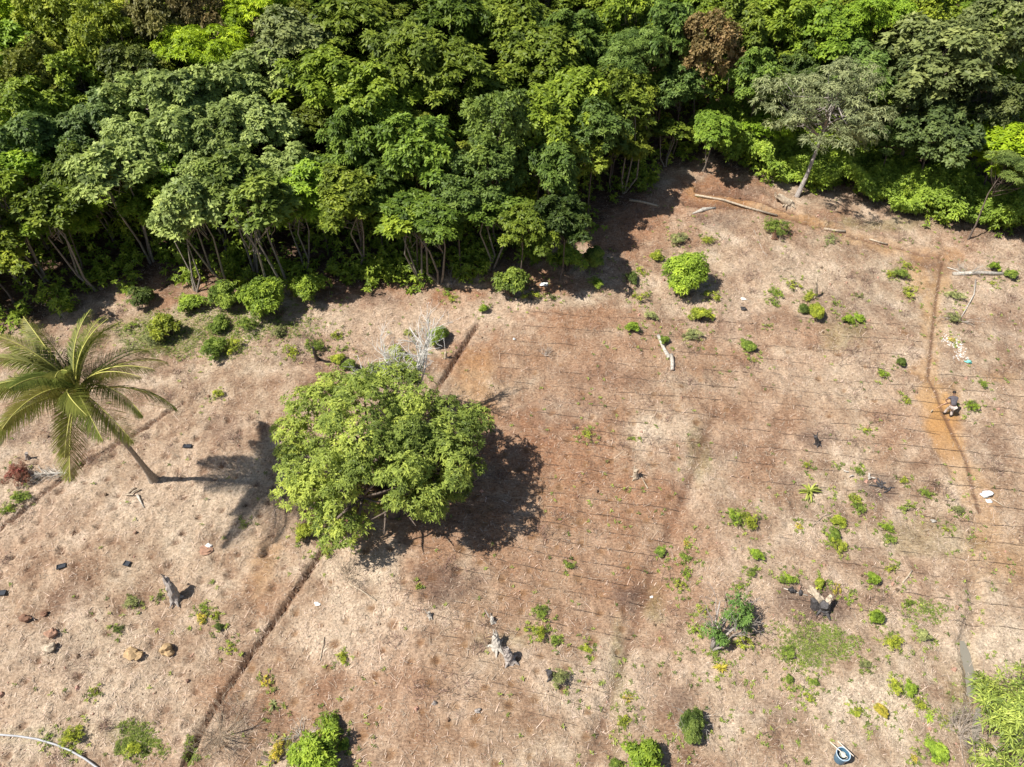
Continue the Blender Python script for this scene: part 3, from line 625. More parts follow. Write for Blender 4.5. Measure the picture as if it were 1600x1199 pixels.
rosettes(mb, rng, np.stack([ux, uy, uz+.03], 1), np.tile([0, -.1, 1.], (len(ux), 1)), 5, .085, .03, lift=(.1, .9), tint=rng.uniform(.2, .9, len(ux)))
o = mb.build('green_weeds', M['leaf']); o.color = (.20, .27, .06, 1); tag(o, 'tiny green weeds sprouting across the clearing', 'weeds', kind='stuff')

# ------------------------------------------------------------------ shrubs and small plants
PV = {}
def plant_variant(key, seed, kind):
    rng = np.random.default_rng(seed); f = MB(); s = MB()
    if kind == 'round': pc = crown(f, rng, 1, .95, .8, npuff=40, pr=.28, nros=34, k=6, L=.15, W=.065, flat=.9, zmin=-.5, droop=.2, tv=.16)
    elif kind == 'leafy': pc = crown(f, rng, 1.1, .85, .75, npuff=24, pr=.27, nros=18, k=6, L=.19, W=.085, flat=.8, zmin=-.4, hollow=.3, droop=.15, tv=.2)
    elif kind == 'airy': pc = crown(f, rng, 1.25, .7, .6, npuff=34, pr=.2, nros=6, k=5, L=.17, W=.06, flat=.9, zmin=-.2, hollow=.2, tv=.22)
    elif kind == 'tuft':
        m = 22; a = rng.random(m)*6.28; r = 1.0*np.sqrt(rng.random(m)); C = np.stack([np.cos(a)*r, np.sin(a)*r, .55+.5*rng.random(m)-r*.3], 1); pc = C
        rosettes(f, rng, C, np.stack([np.cos(a)*.5*r, np.sin(a)*.5*r, np.ones(m)], 1), 8, .38, .10, lift=(-.1, .9), droop=.2, tint=rng.uniform(.2, .85, m))
    elif kind == 'blade':
        pc = []
        for i in range(26):
            a = rng.random()*6.28; e = rng.uniform(.2, 1.35); L = rng.uniform(.8, 1.25); w = .15; p = np.array([0, 0, .1]); side = np.array([-math.sin(a), math.cos(a), 0]); ps = [p]
            for j in range(4):
                p = p+np.array([math.cos(a)*math.cos(e), math.sin(a)*math.cos(e), math.sin(e)])*L/4; e -= .35; ps.append(p)
            ws = [.03, w, w*1.1, w*.8, .01]; V = []
            for p, w_ in zip(ps, ws): V += [p-side*w_/2+[0, 0, w_*.2], p+side*w_/2+[0, 0, w_*.2]]
            f.add(V, [(2*j, 2*j+1, 2*j+3, 2*j+2) for j in range(4)], rng.uniform(.25, .8))
        pc = [np.array([0, 0, .4])]
    elif kind == 'fern':
        pc = []
        for i in range(9):
            a = i/9*6.28+rng.random()*.4; e = rng.uniform(.3, .9); p = np.array([0, 0, .15]); C = []; Nn = []
            for j in range(12):
                p = p+np.array([math.cos(a)*math.cos(e), math.sin(a)*math.cos(e), math.sin(e)])*.10; e -= .12; C.append(p); Nn.append([0, 0, 1.])
            rosettes(f, rng, np.array(C), np.array(Nn), 4, .26, .06, lift=(-.1, .2), droop=.2, tint=np.full(12, rng.uniform(.3, .7)))
        pc = [np.array([0, 0, .4])]
    for i in rng.permutation(len(pc))[:14]:
        p = np.array(pc[i]); s.tube([[0, 0, -.08], p*.5+rng.normal(0, .06, 3)+[0, 0, .05], p], [.045, .03, .012], 5)
    a = f.build('foliage', M['leaf']); b_ = s.build('stem', M['bark_brown'], smooth=True)
    PV[key] = (a.data, b_.data); bpy.data.objects.remove(a); bpy.data.objects.remove(b_)
KINDS = ('round', 'leafy', 'airy', 'tuft', 'blade', 'fern')
for i, k_ in enumerate(KINDS):
    for j in range(3): plant_variant(k_+str(j), 200+i*10+j, k_)
YG, BG, MG, DG, AG, YW = (.31, .38, .045), (.23, .35, .04), (.19, .28, .045), (.11, .165, .035), (.28, .32, .12), (.50, .46, .06)
PLANTS = [ # centre x, y, radius px, kind, colour, label
 (218,464,22,'leafy',DG,'dark shrub in the shade right above the palm crown'),
 (204,508,10,'tuft',BG,'small green sprout right of the palm crown top'),
 (262,512,26,'leafy',YG,'yellow green low shrub right of the palm, below the dark shaded shrub'),
 (236,530,16,'airy',AG,'thin weedy shrub just above the right fronds of the palm'),
 (302,472,22,'leafy',BG,'light green shrub left of the dark oval shrub at the wood edge'),
 (356,466,26,'round',MG,'dark oval shrub left of the bright round shrub at the wood edge'),
 (417,473,36,'round',BG,'bright round shrub at the foot of the three pale stems'),
 (488,455,28,'leafy',BG,'bright loose shrub right of the bright round shrub at the wood edge'),
 (342,506,18,'leafy',MG,'small green shrub below the dark oval shrub'),
 (335,545,24,'leafy',MG,'deep green shrub lowest of the group left of the bare soil'),
 (364,538,15,'airy',YG,'yellowish weedy shrub right of the deep green shrub'),
 (385,508,16,'airy',MG,'thin shrub below the bright round shrub'),
 (455,545,15,'tuft',YG,'yellow green sprout left of the charred stump with leaves'),
 (491,540,16,'airy',MG,'leaves sprouting on top of the charred forked stump'),
 (528,520,11,'tuft',YG,'small yellow green bush standing alone above the dead white tree'),
 (433,518,13,'airy',AG,'thin pale shrub below the bright round shrub on its right'),
 (528,562,12,'leafy',YG,'yellowish sprout left above the big lone tree'),
 (546,571,13,'leafy',MG,'green sprout touching the top of the big lone tree'),
 (537,545,7,'tuft',MG,'tiny sprout above the two sprouts over the big lone tree'),
 (683,525,18,'round',MG,'round dark green bush behind the white dead branches near the ditch end'),
 (621,550,14,'leafy',YG,'yellow green bush in the fork of the white dead branches'),
 (639,521,6,'tuft',YG,'tiny yellow green sprout between the two bushes by the dead tree'),
 (699,453,8,'tuft',BG,'small sprout on the red soil above the ditch end'),
 (709,465,10,'tuft',YG,'yellow green sprout on the red soil just above the ditch end'),
 (757,483,9,'leafy',BG,'small green bush right of the ditch end'),
 (800,450,30,'leafy',MG,'wide green shrub at the shaded edge right of the ditch end'),
 (830,462,16,'tuft',YG,'yellow green plant joined to the right of the wide edge shrub'),
 (863,464,8,'tuft',DG,'small dark sprout below the white litter at the wood edge'),
 (887,411,29,'leafy',BG,'large leafy shrub left of the dark round shrub in the middle edge'),
 (929,403,19,'round',MG,'dark round shrub in the middle edge'),
 (933,441,14,'airy',BG,'upright thin shrub below the dark round shrub in the middle edge'),
 (988,433,12,'leafy',DG,'low dark sprout in the tree shadow left of the big round bush'),
 (1003,420,9,'tuft',YG,'yellow sprout beside the low dark sprout in the tree shadow'),
 (1028,399,11,'leafy',YG,'yellow green sprout touching the top left of the big round bush'),
 (1001,464,13,'tuft',YG,'yellow green plant lower left of the big round bush'),
 (987,514,12,'leafy',BG,'leaning green plant above left of the white log'),
 (1017,494,11,'airy',AG,'thin greyish plant between the yellow green plant and the white log'),
 (1065,430,37,'round',BG,'big dense round bush standing alone in the upper middle of the clearing'),
 (1112,461,15,'tuft',YG,'yellow green plant lower right of the big round bush'),
 (1096,492,18,'leafy',YG,'bright yellow green bush below the big round bush'),
 (1084,520,14,'airy',AG,'thin bush below the bright yellow green bush'),
 (1038,530,10,'leafy',MG,'small green plant growing over the top of the white log'),
 (1168,540,12,'round',MG,'small dark green bush alone right of the white log'),
 (1180,562,5,'tuft',YG,'tiny yellow sprout below the small dark bush'),
 (1211,356,18,'airy',MG,'shrub on reddish soil near the trench at the top of the clearing'),
 (1300,373,12,'tuft',AG,'grey green spiky plant below the short log by the trench'),
 (1061,372,14,'airy',AG,'thin weed above the big round bush'),
 (1105,376,9,'airy',YG,'thin yellowish weed above right of the big round bush'),
 (1214,453,12,'tuft',BG,'green plant left of a pair near the grey upright stump'),
 (1241,443,12,'tuft',YG,'light green plant above left of the grey upright stump'),
 (1207,470,9,'tuft',MG,'small plant below the pair near the grey upright stump'),
 (1256,482,10,'round',DG,'small dark bush joined to the left of a yellow green bush'),
 (1274,490,15,'round',YG,'yellow green bush below the grey upright stump'),
 (1266,463,10,'airy',YG,'thin yellowish weed just under the grey upright stump'),
 (1303,474,7,'tuft',MG,'tiny plant right of the yellow green bush below the grey stump'),
 (1325,498,11,'leafy',BG,'left one of two joined plants right of the yellow green bush'),
 (1342,497,10,'leafy',BG,'right one of two joined plants right of the yellow green bush'),
 (1344,462,7,'tuft',AG,'tiny faded plant midway between the grey stump and the dirt path'),
 (1200,508,5,'tuft',BG,'tiny sprout right of the small dark green bush'),
 (1418,412,9,'tuft',YG,'yellow green top plant of the row left of the dirt path'),
 (1408,427,14,'airy',MG,'thin middle shrub of the row left of the dirt path'),
 (1391,428,8,'airy',YG,'pale yellowish weed left of the row beside the dirt path'),
 (1425,455,14,'tuft',YG,'lowest plant of the row left of the dirt path, with yellow tips'),
 (1407,566,8,'round',DG,'small dark bush alone left of the dirt path'),
 (1380,583,10,'airy',BG,'thin bush lower left of the small dark bush by the dirt path'),
 (1417,623,8,'tuft',YG,'yellow sprout left of the worker across the dirt path'),
 (1355,670,8,'tuft',YG,'yellow green sprout lower left of the worker'),
 (1519,635,12,'airy',BG,'green weed right of the worker'),
 (1538,601,7,'airy',MG,'small thin weed above right of the worker'),
 (1494,460,12,'airy',AG,'pale weed right of the dirt path below the fallen log'),
 (1488,497,12,'airy',AG,'pale weed left of the curved dead branch'),
 (1486,529,8,'tuft',YW,'yellow sprout above the white ash streak'),
 (1552,420,10,'leafy',BG,'bright plant above the fallen log at the right'),
 (1580,430,11,'leafy',MG,'green plant at the right end of the fallen log'),
 (1554,441,7,'tuft',YG,'small sprout under the fallen log at the right'),
 (918,678,10,'tuft',YG,'single yellow green plant alone in the middle of the clearing'),
 (992,684,5,'tuft',BG,'tiny sprout right of the single yellow green plant'),
 (1268,763,20,'blade',(.30,.36,.07),'large leaved banana like plant casting a small shadow'),
 (1260,727,7,'tuft',YG,'yellow sprout above the banana like plant'),
 (1311,728,5,'tuft',MG,'tiny sprout right above the banana like plant'),
 (1340,736,8,'airy',MG,'thin green sprout left of the charred log'),
 (1338,778,11,'tuft',YG,'upper yellow leaf plant right of the banana like plant'),
 (1342,793,11,'airy',MG,'lower thin plant under the yellow leaf one, right of the banana like plant'),
 (1310,812,13,'leafy',YG,'top bush of a string of three below the banana like plant'),
 (1301,829,14,'leafy',MG,'middle bush of a string of three below the banana like plant'),
 (1311,850,14,'airy',YG,'lowest faded bush of a string of three below the banana like plant'),
 (1421,793,12,'tuft',BG,'spiky green bush alone left of the white sack'),
 (1447,770,8,'airy',MG,'thin plant above right of the spiky green bush'),
 (1412,752,7,'airy',YG,'tiny plant right of the charred log'),
 (1497,797,9,'airy',AG,'faint weed left of the white sack'),
 (1385,824,10,'airy',BG,'thin plant at the top of a short row in the right field'),
 (1391,843,9,'airy',MG,'thin plant at the bottom of a short row in the right field'),
 (1247,820,7,'tuft',YW,'yellow sprout left of the string of three bushes'),
 (1477,827,6,'tuft',YG,'tiny yellow green plant below the white sack on its left'),
 (1147,806,14,'airy',BG,'green half of the pair of plants beside the furrow'),
 (1173,812,14,'airy',YG,'yellow half of the pair of plants beside the furrow'),
 (1035,862,10,'leafy',MG,'dark sprout on the furrow in the middle of the clearing'),
 (1072,848,6,'tuft',YW,'tiny yellow sprout right of the dark sprout on the furrow'),
 (1070,870,8,'airy',MG,'small thin plant right of the furrow'),
 (1075,896,9,'tuft',BG,'upper sprout of two right of the furrow'),
 (1062,914,10,'tuft',YG,'lower sprout of two right of the furrow'),
 (1183,868,11,'leafy',BG,'green bush above the grey branched shrub'),
 (1157,917,8,'tuft',BG,'small bush just above the grey branched shrub'),
 (1175,895,8,'airy',MG,'thin plant between the green bush and the grey branched shrub'),
 (1232,905,12,'airy',BG,'thin green weed left of the burnt stump'),
 (1279,911,10,'leafy',YG,'yellow green sprout directly above the burnt stump'),
 (1310,919,9,'tuft',YW,'yellow sprout above right of the burnt stump'),
 (1364,905,12,'leafy',BG,'green plant upper right of the burnt stump'),
 (1393,888,9,'tuft',YG,'yellow green plant at the upper right of the burnt stump, near the stick'),
 (1327,934,8,'tuft',BG,'small bright sprout right of the burnt stump'),
 (1369,966,13,'round',BG,'round bright bush right below the burnt stump'),
 (1395,1005,14,'airy',YG,'loose yellowish shrub below the round bright bush'),
 (1443,995,11,'leafy',AG,'grey green bush right of the loose yellowish shrub'),
 (1421,941,7,'airy',MG,'tiny dark weed upper right of the round bright bush'),
 (1128,1042,13,'blade',YW,'yellow fan leaved seedling below the grey branched shrub'),
 (1092,983,13,'tuft',BG,'leafy plant at the left foot of the grey branched shrub'),
 (1164,1005,16,'tuft',YG,'yellow green plant at the right foot of the grey branched shrub'),
 (1120,1018,11,'tuft',MG,'dark green plant at the stem of the grey branched shrub'),
 (1097,955,7,'tuft',YG,'yellow sprout upper left of the grey branched shrub'),
 (1420,1077,13,'leafy',BG,'green bush in the lower right, above the pale straw patch'),
 (1398,1075,12,'airy',YG,'faded weed left of the green bush above the pale straw patch'),
 (1437,1100,10,'airy',YG,'yellowish weed below the green bush above the pale straw patch'),
 (1262,1090,10,'tuft',YG,'yellow green bush left of the pale straw patch'),
 (1378,1112,11,'round',YW,'small round yellow bush on the pale straw patch'),
 (1339,1112,8,'airy',YG,'thin yellow weed at the left of the pale straw patch'),
 (1232,1062,8,'leafy',MG,'small plant upper left of the pale straw patch'),
 (1275,1065,7,'leafy',MG,'small plant above the yellow green bush left of the pale straw'),
 (1233,1021,12,'airy',MG,'thin shrub at the left of the green weedy patch'),
 (1352,1038,9,'airy',AG,'faded weed above the pale straw patch'),
 (1453,1120,11,'blade',BG,'plant with long green leaves beside the dead twigs in the lower right'),
 (1477,1124,9,'tuft',YG,'light green plant right of the long leaved one in the lower right'),
 (1466,1172,18,'leafy',BG,'deep green bush at the bottom right below the dead twigs'),
 (1428,1186,7,'tuft',YW,'tiny yellow bush at the bottom edge right of the bucket'),
 (1525,1179,9,'tuft',BG,'small green plant at the lower end of the wet ditch'),
 (1083,1140,24,'round',DG,'dark dense bush in the lower middle of the clearing'),
 (975,1124,12,'tuft',YG,'yellow green bush left of the dark dense bush'),
 (981,1092,8,'tuft',YW,'small yellow sprout above the yellow green bush at lower middle'),
 (1004,1192,34,'leafy',BG,'large bright bush cut by the bottom edge in the middle'),
 (962,1197,10,'leafy',MG,'small bush cut by the bottom edge left of the large bright one'),
 (843,955,13,'airy',MG,'faded green shrub above right of the pair of bleached stumps'),
 (828,984,9,'tuft',YG,'pale green weed at the left end of a diagonal strip of weeds'),
 (846,990,10,'airy',YG,'pale green weed in the middle of the diagonal strip of weeds'),
 (868,999,10,'airy',MG,'green weed at the right end of the diagonal strip of weeds'),
 (916,1013,9,'airy',YG,'yellow weed right of the diagonal strip of weeds'),
 (876,1062,15,'airy',AG,'thin pale weed beside the dark hollow stump'),
 (889,886,8,'airy',MG,'small weed between the drip hoses in the middle field'),
 (656,914,5,'tuft',YG,'tiny yellow sprout in the soil below the big lone tree'),
 (535,1028,9,'airy',YG,'thin yellow weed right of the long ditch in the lower field'),
 (415,1064,9,'tuft',YW,'yellow sprout right of the long ditch near the bottom'),
 (425,1098,12,'blade',AG,'grey green leafed plant below the yellow sprout by the long ditch'),
 (511,1132,21,'leafy',BG,'upper bush of the group at the bottom left of centre'),
 (502,1178,40,'leafy',BG,'large bright green bush at the bottom edge left of centre'),
 (536,1161,10,'round',BG,'small round bush right of the large one at the bottom left of centre'),
 (431,1172,13,'airy',YW,'yellow leaved plant left of the large bush at the bottom'),
 (451,1164,8,'airy',YG,'small yellowish plant between the yellow plant and the large bottom bush'),
 (505,1156,12,'tuft',YW,'yellow sprout between the upper and the large bush at the bottom'),
 (319,948,8,'tuft',BG,'small green sprout right of the weathered stump in the left field'),
 (314,966,9,'airy',YW,'yellow weed below the small green sprout in the left field'),
 (334,964,9,'tuft',YG,'yellow green sprout nearest the long ditch in the left field'),
 (342,980,7,'round',DG,'tiny dark plant below the yellow green sprout in the left field'),
 (360,1014,10,'tuft',YG,'green plant just left of the long ditch in the lower left'),
 (184,984,8,'airy',DG,'small dark weed upper left of the ochre rocks'),
 (203,941,11,'airy',AG,'pale dry weed left of the weathered stump'),
 (249,931,6,'airy',DG,'tiny dark weed below left of the weathered stump'),
 (149,1080,8,'tuft',YG,'small green sprout in the lower left field'),
 (112,1152,17,'airy',YG,'yellow flowering weed beside the grey pipe in the bottom left'),
 (76,1151,8,'tuft',MG,'dark yellow sprout above the grey pipe in the bottom left'),
 (113,1172,8,'tuft',YG,'green sprout touching the grey pipe'),
 (208,1170,12,'airy',YG,'green weed right of the grey pipe at the bottom'),
 (478,833,18,'leafy',YG,'yellow green bush at the lower left foot of the big lone tree'),
 (510,862,8,'airy',YG,'small weed at the ditch below the big lone tree'),
 (340,615,9,'airy',YG,'yellow weed right of the palm in the upper left field'),
 (380,819,5,'tuft',BG,'tiny green sprout left of the big lone tree'),
 (24,742,20,'airy',(.30,.14,.08),'red leaved dry shrub at the left edge beside the fallen frond'),
 (30,775,15,'airy',MG,'green weed under the red leaved dry shrub at the left edge'),
 (10,795,9,'airy',BG,'small green weed at the left edge above the trench'),
]
for i, (px, py, rp, kd, colr, lab) in enumerate(PLANTS):
    g0 = S(px, py); rm = rp/pxm(g0)*.88; p = P(px, py, rm*.62); p.z = ZG(p.x, p.y)
    rnd = random.Random(i); fm_, sm_ = PV[kd+str(i % 3)]
    nm = 'shrub' if rp > 13 else 'small_plant'
    o = thing(nm, lab, 'shrub' if rp > 13 else 'plant', p, rnd.random()*6.28, 'green shrubs and sprouts on the clearing'); q = rnd.uniform(.8, 1.25) if rp < 26 else 1.; rm *= 1.0 if rp < 17 else 1.04; o.scale = (rm*q, rm/q, rm*(rnd.uniform(.7, 1.05) if rp < 26 else 1.05)); o.rotation_euler = (rnd.uniform(-.2, .2), rnd.uniform(-.2, .2), o.rotation_euler.z)
    link('stem', sm_, o); f = link('foliage', fm_, o); q = rnd.uniform(.85, 1.15); f.color = (colr[0]*q, colr[1]*q, colr[2]*q, 1)

rng = np.random.default_rng(808); mb = MB(); C = []
for (px, py, rp, kd, colr, lab) in PLANTS:
    g0 = S(px, py+rp*.3); rm = rp/pxm(g0)
    for k in range(int(5+rp*.5)):
        a = rng.random()*6.28; rr = rm*rng.uniform(.7, 2.2); C.append((g0.x+math.cos(a)*rr, g0.y+math.sin(a)*rr))
C = np.array(C); C = np.stack([C[:, 0], C[:, 1], ZGv(C[:, 0], C[:, 1])+.05], 1)
rosettes(mb, rng, C, np.tile([0, -.1, 1.], (len(C), 1)), 6, .15, .055, lift=(.1, .9), tint=rng.uniform(.1, .95, len(C)))
o = mb.build('seedlings', M['leaf']); o.color = (.22, .29, .06, 1); tag(o, 'tiny seedlings sprouting round the shrubs of the clearing', 'weeds', kind='stuff')
N = 9000; x = rng.uniform(-42, 44, N); y = 9+52*rng.random(N)**1.1; q = proj(x, y, G(x, y)); k = (q[0] > -30) & (q[0] < 1630) & (q[1] < 1230) & (q[1] > fe(q[0])-10) & (vnoise(x*.4, y*.4, 91)+.5*vnoise(x*1.7, y*1.7, 92) > .72); x, y = x[k], y[k]; mb = MB(); n_c = len(x)
oc = np.array([(1, 0, 0), (0, 1, 0), (-1, 0, 0), (0, -1, 0)], float); r = rng.uniform(.015, .06, n_c)*(1+1.3*(rng.random(n_c) < .05)); base_ = np.stack([x, y, ZGv(x, y)], 1)
low = base_[:, None]+oc[None]*(r[:, None, None]*rng.uniform(.7, 1.3, (n_c, 4, 1))); top = base_[:, None]+oc[None]*(r[:, None, None]*rng.uniform(.4, .7, (n_c, 4, 1)))+np.array([0, 0, 1.])*(r[:, None, None]*rng.uniform(.7, 1.3, (n_c, 4, 1)))
V = np.concatenate([low, top], 1).reshape(-1, 3); F = (np.arange(n_c)[:, None, None]*8+np.array([(4, 5, 6, 7), (0, 1, 5, 4), (1, 2, 6, 5), (2, 3, 7, 6), (3, 0, 4, 7)])[None]).reshape(-1, 4); mb.add(V, F, np.repeat(rng.random(n_c), 8))
o = mb.build('soil_clods', M['straw']); o.color = (.30, .20, .13, 1); tag(o, 'small brown clods and crumbs of soil over the clearing', 'clods', kind='stuff')

# ------------------------------------------------------------------ coconut palm
def frond_mesh(seed, L=5.0, e0=.9, bend=1.25):
    rng = np.random.default_rng(seed); n = 26; e = e0; p = np.array([0., 0, 0]); ps = [p]
    for i in range(n): p = p+np.array([math.cos(e), 0, math.sin(e)])*L/n; e -= bend/n*(1+.8*i/n); ps.append(p)
    ps = np.array(ps); T = norm(np.gradient(ps, axis=0)); f = MB(); side = rng.normal(0, .12)
    m = 78
    for k in range(m):
        u = .13+.87*k/m; x = u*n; i = min(int(x), n-1); c = ps[i]*(1-x+i)+ps[i+1]*(x-i); t = T[i]
        ln = 1.02*math.sin(math.pi*min(1, .16+.86*u)**.9)**.6*rng.uniform(.85, 1.1)+.12
        for s in (-1, 1):
            d = norm(t*(.55+.5*u)+np.array([0, s, 0])*(1-.25*u)+np.array([0, 0, -.06+rng.normal(0, .12)+s*side])); w = .016
            a = c; b1 = c+d*ln*.5+np.array([0, 0, -.05]); b2 = c+d*ln+np.array([0, 0, -.22*ln-rng.random()*.12]); wv = norm(np.cross(d, [0, 0, 1.]))*w+np.array([0, 0, .012])
            f.add([a-wv*.6, a+wv*.6, b1+wv, b1-wv, b2+wv*.15, b2-wv*.15], [(0, 1, 2, 3), (3, 2, 4, 5)], np.clip(.35+.35*u+rng.normal(0, .10), 0, 1))
    r = MB().tube(ps, [.05, .012], 5)
    a = f.build('frond', M['leaf']); b_ = r.build('rachis', M['rachis'], smooth=True); A, B = a.data, b_.data
    bpy.data.objects.remove(a); bpy.data.objects.remove(b_); return A, B
fr = [frond_mesh(300, 5.0, 1.0, 1.0), frond_mesh(301, 5.0, .55, .9), frond_mesh(302, 4.8, .1, .8), frond_mesh(303, 4.6, 1.35, .8), frond_mesh(304, 4.8, .75, 1.3)]
pb = S(240, 748); best = None
for h in np.arange(5.5, 11, .25):
    c_ = P(122, 612, h); d = (Vector((c_.x, c_.y))-Vector((pb.x, pb.y))).length
    if best is None or abs(d-2.5) < best[0]: best = (abs(d-2.5), h, c_)
pt = best[2]; print('palm height', best[1], pt, pb)
palm = thing('coconut_palm', 'coconut palm with a leaning thin trunk on the left of the clearing', 'palm', pb)
v = pt-pb; tp = [Vector((0, 0, -.2)), Vector((v.x*.12, v.y*.12, v.z*.14)), Vector((v.x*.34, v.y*.34, v.z*.40)), Vector((v.x*.66, v.y*.66, v.z*.70)), Vector((v.x, v.y, v.z))]
cp = []
for i in range(4):
    a, b_, c_, d_ = tp[max(i-1, 0)], tp[i], tp[i+1], tp[min(i+2, 4)]
    for k in range(10):
        t = k/10; cp.append(.5*((2*b_)+(-a+c_)*t+(2*a-5*b_+4*c_-d_)*t*t+(-a+3*b_-3*c_+d_)*t**3))
cp.append(tp[4]); rad = [.26*(1-i/40)**6+.115-.02*i/40+.014*(i % 2) for i in range(41)]
MB().tube(cp, rad, 10).build('trunk', M['palmbark'], palm, True)
cb = MB(); rng = np.random.default_rng(8)
for i in range(7):
    a = i*.9; cb.blob(v+Vector((.28*math.cos(a), .28*math.sin(a), -.25)), (.14, .14, .16), rng, .1, 8, 6)
cb.build('coconuts', M['rachis'], palm, True)
for i in range(38):
    az_ = i*2.39996+.3; kd = [3, 3, 0, 4, 1, 0, 1, 2][int(i/38*8)]
    o = link('frond', fr[kd][0], palm, v); o.rotation_euler = (rng.normal(0, .18), rng.normal(0, .06), az_+rng.normal(0, .12)); s_ = rng.uniform(.82, .98); o.scale = (s_, s_, s_)
    o.color = (.125+.06*rng.random(), .18, .035, 1); link('rachis', fr[kd][1], o)

# ------------------------------------------------------------------ the big lone tree
rng = np.random.default_rng(15)
LOBES = [(560, 668, 105, 5.6, .62), (700, 700, 52, 5.0, .50), (640, 655, 46, 5.4, .50), (655, 712, 40, 5.6, .38), (505, 735, 66, 4.2, .75), (590, 762, 92, 4.8, .52), (640, 735, 90, 5.6, .42), (512, 635, 62, 4.6, .70), (712, 660, 48, 4.4, .45), (545, 815, 48, 3.0, .66), (655, 790, 46, 3.8, .38), (715, 725, 40, 4.2, .48), (470, 690, 38, 3.6, .75), (620, 620, 60, 4.6, .6), (700, 765, 22, 3.0, .4), (480, 770, 42, 3.4, .8)]
mbase = S(612, 800); lt = thing('lone_tree', 'big rounded broadleaf tree standing alone in the clearing over its own shadow', 'tree', mbase)
f = MB(); w_ = MB(); allpc = []
for (px, py, rp, h, tt) in LOBES:
    h -= .7; c_ = P(px, py-6, h); R = rp*.92/pxm(c_); npf = int(7+R*R*2.2); d = sphere_dirs(rng, npf, -.25); r = rng.uniform(.5, 1.22, (npf, 1))**.5
    pc = np.array(c_)+d*r*np.array([R*rng.uniform(.78, 1.0), R*rng.uniform(.78, 1.0), R*.5]); allpc.append(pc)
    for q_ in pc:
        p_ = rng.uniform(.35, .95); nr = int(40*p_/.65); e = sphere_dirs(rng, nr, -.4); C = q_+e*np.array([p_, p_, p_*.7])*rng.uniform(.7, 1.08, (nr, 1))
        rosettes(f, rng, C-np.array(mbase), e*.7+np.array([0, 0, .7]), 7, .22, .085, (-.25, .5), .2, np.clip(tt-.08+rng.normal(0, .21)+rng.normal(0, .1, nr), 0, 1))
w_.tube([(0, 0, -.3), (.1, .1, .8), (-.1, .3, 1.6)], [.55, .42, .36], 9)
for k in range(6):
    a = k*1.05; e_ = Vector((math.cos(a)*2.6, math.sin(a)*2.4+.6, 3.4)); w_.tube([(-.1, .3, 1.4), e_*.5+Vector((0, 0, .4)), e_], [.26, .19, .12], 7)
    for pc in allpc:
        for q_ in pc[rng.permutation(len(pc))[:3]]:
            q2 = Vector(q_)-mbase
            if (Vector((q2.x, q2.y))-Vector((e_.x, e_.y))).length < 3.0: w_.tube([e_*.8, (e_+q2)*.5+Vector((0, 0, -.3)), q2], [.09, .055, .02], 5)
for pxy in ((724, 770, 3.0), (742, 790, 2.4), (600, 835, 2.6), (650, 822, 2.6), (690, 690, 5.4), (700, 640, 4.6)):
    q2 = P(*pxy)-mbase; w_.tube([Vector((0, .3, 1.6)), q2*.5+Vector((0, 0, 1)), q2], [.12, .07, .02], 5)
cr = f.build('crown', M['leaf'], lt); cr.color = (.26, .345, .065, 1); w_.build('trunk', M['bark_brown'], lt, True)

# ------------------------------------------------------------------ dead trees, brush, stumps, logs
def grow(mb, rng, p, d, L, r, depth, spread=.6, up=.15, n=3, kink=.16):
    p = Vector(p); d = Vector(d).normalized(); pts = [p]; q = p
    for i in range(4):
        d = (d+Vector(rng.normal(0, kink, 3))+Vector((0, 0, up*.3))).normalized(); q = q+d*L/4; pts.append(q)
    mb.tube(pts, [r, r*.9, r*.78, r*.66, r*.5], 5 if depth < 2 else 4)
    if depth > 0:
        for k in range(n):
            s = pts[rng.integers(1, 5)]; nd = (d+Vector(rng.normal(0, spread, 3))).normalized()
            grow(mb, rng, s, nd, L*rng.uniform(.5, .8), r*.5, depth-1, spread, up, n, kink)
def aimed(px, py, h, base): return P(px, py, h)-base
rng = np.random.default_rng(33)
b0 = S(655, 660); dt_ = thing('dead_tree', 'white leafless dead tree rising behind the big lone tree', 'dead tree', b0); t_ = MB(); br = MB()
t_.tube([(0, 0, -.2), aimed(652, 640, 1.2, b0), aimed(650, 622, 2.0, b0)], [.16, .13, .11], 7)
for (tx, ty, th, r) in ((655, 560, 5.0, .09), (668, 545, 5.2, .075), (622, 575, 4.0, .075), (600, 560, 4.6, .05), (582, 600, 3.2, .06), (672, 520, 6.0, .06), (640, 600, 3.2, .05)):
    s0 = aimed(650, 622, 2.0, b0); e_ = aimed(tx, ty, th, b0); t_.tube([s0, s0*.45+e_*.55+Vector(rng.normal(0, .12, 3)), e_], [r, r*.75, r*.5], 6)
    for k in range(6): grow(br, rng, s0*.5*(1-k/6)+e_*(1-.5*(1-k/6)), (e_-s0).normalized()+Vector((0, 0, .2)), 1.5, r*.5, 2, .6, .2, 3)
t_.build('trunk', M['deadwhite'], dt_, True); br.build('branch', M['deadwhite'], dt_)
def brush(px, py, r, n, name, label, cat, mat='twig', depth=2, up=.5, seed=0, flat=.5, L=.6, rad=.018, leaf=None):
    rng = np.random.default_rng(seed+int(px)); b0 = S(px, py); mb = MB()
    for i in range(n):
        a = rng.random()*6.28; rr = r*math.sqrt(rng.random())*.12; s0 = Vector((math.cos(a)*rr, math.sin(a)*rr, .03))
        grow(mb, rng, s0, (math.cos(a), math.sin(a), rng.uniform(.05, flat)), r*L*rng.uniform(.6, 1.3), rad, depth, .6, up, 3)
    o = mb.build(name, M[mat], loc=b0); return tag(o, label, cat)
brush(342, 1150, 2.0, 26, 'dead_shrub', 'grey leafless dead shrub at the lower end of the long ditch', 'dead shrub', depth=3, flat=1.2, mat='dryrot')
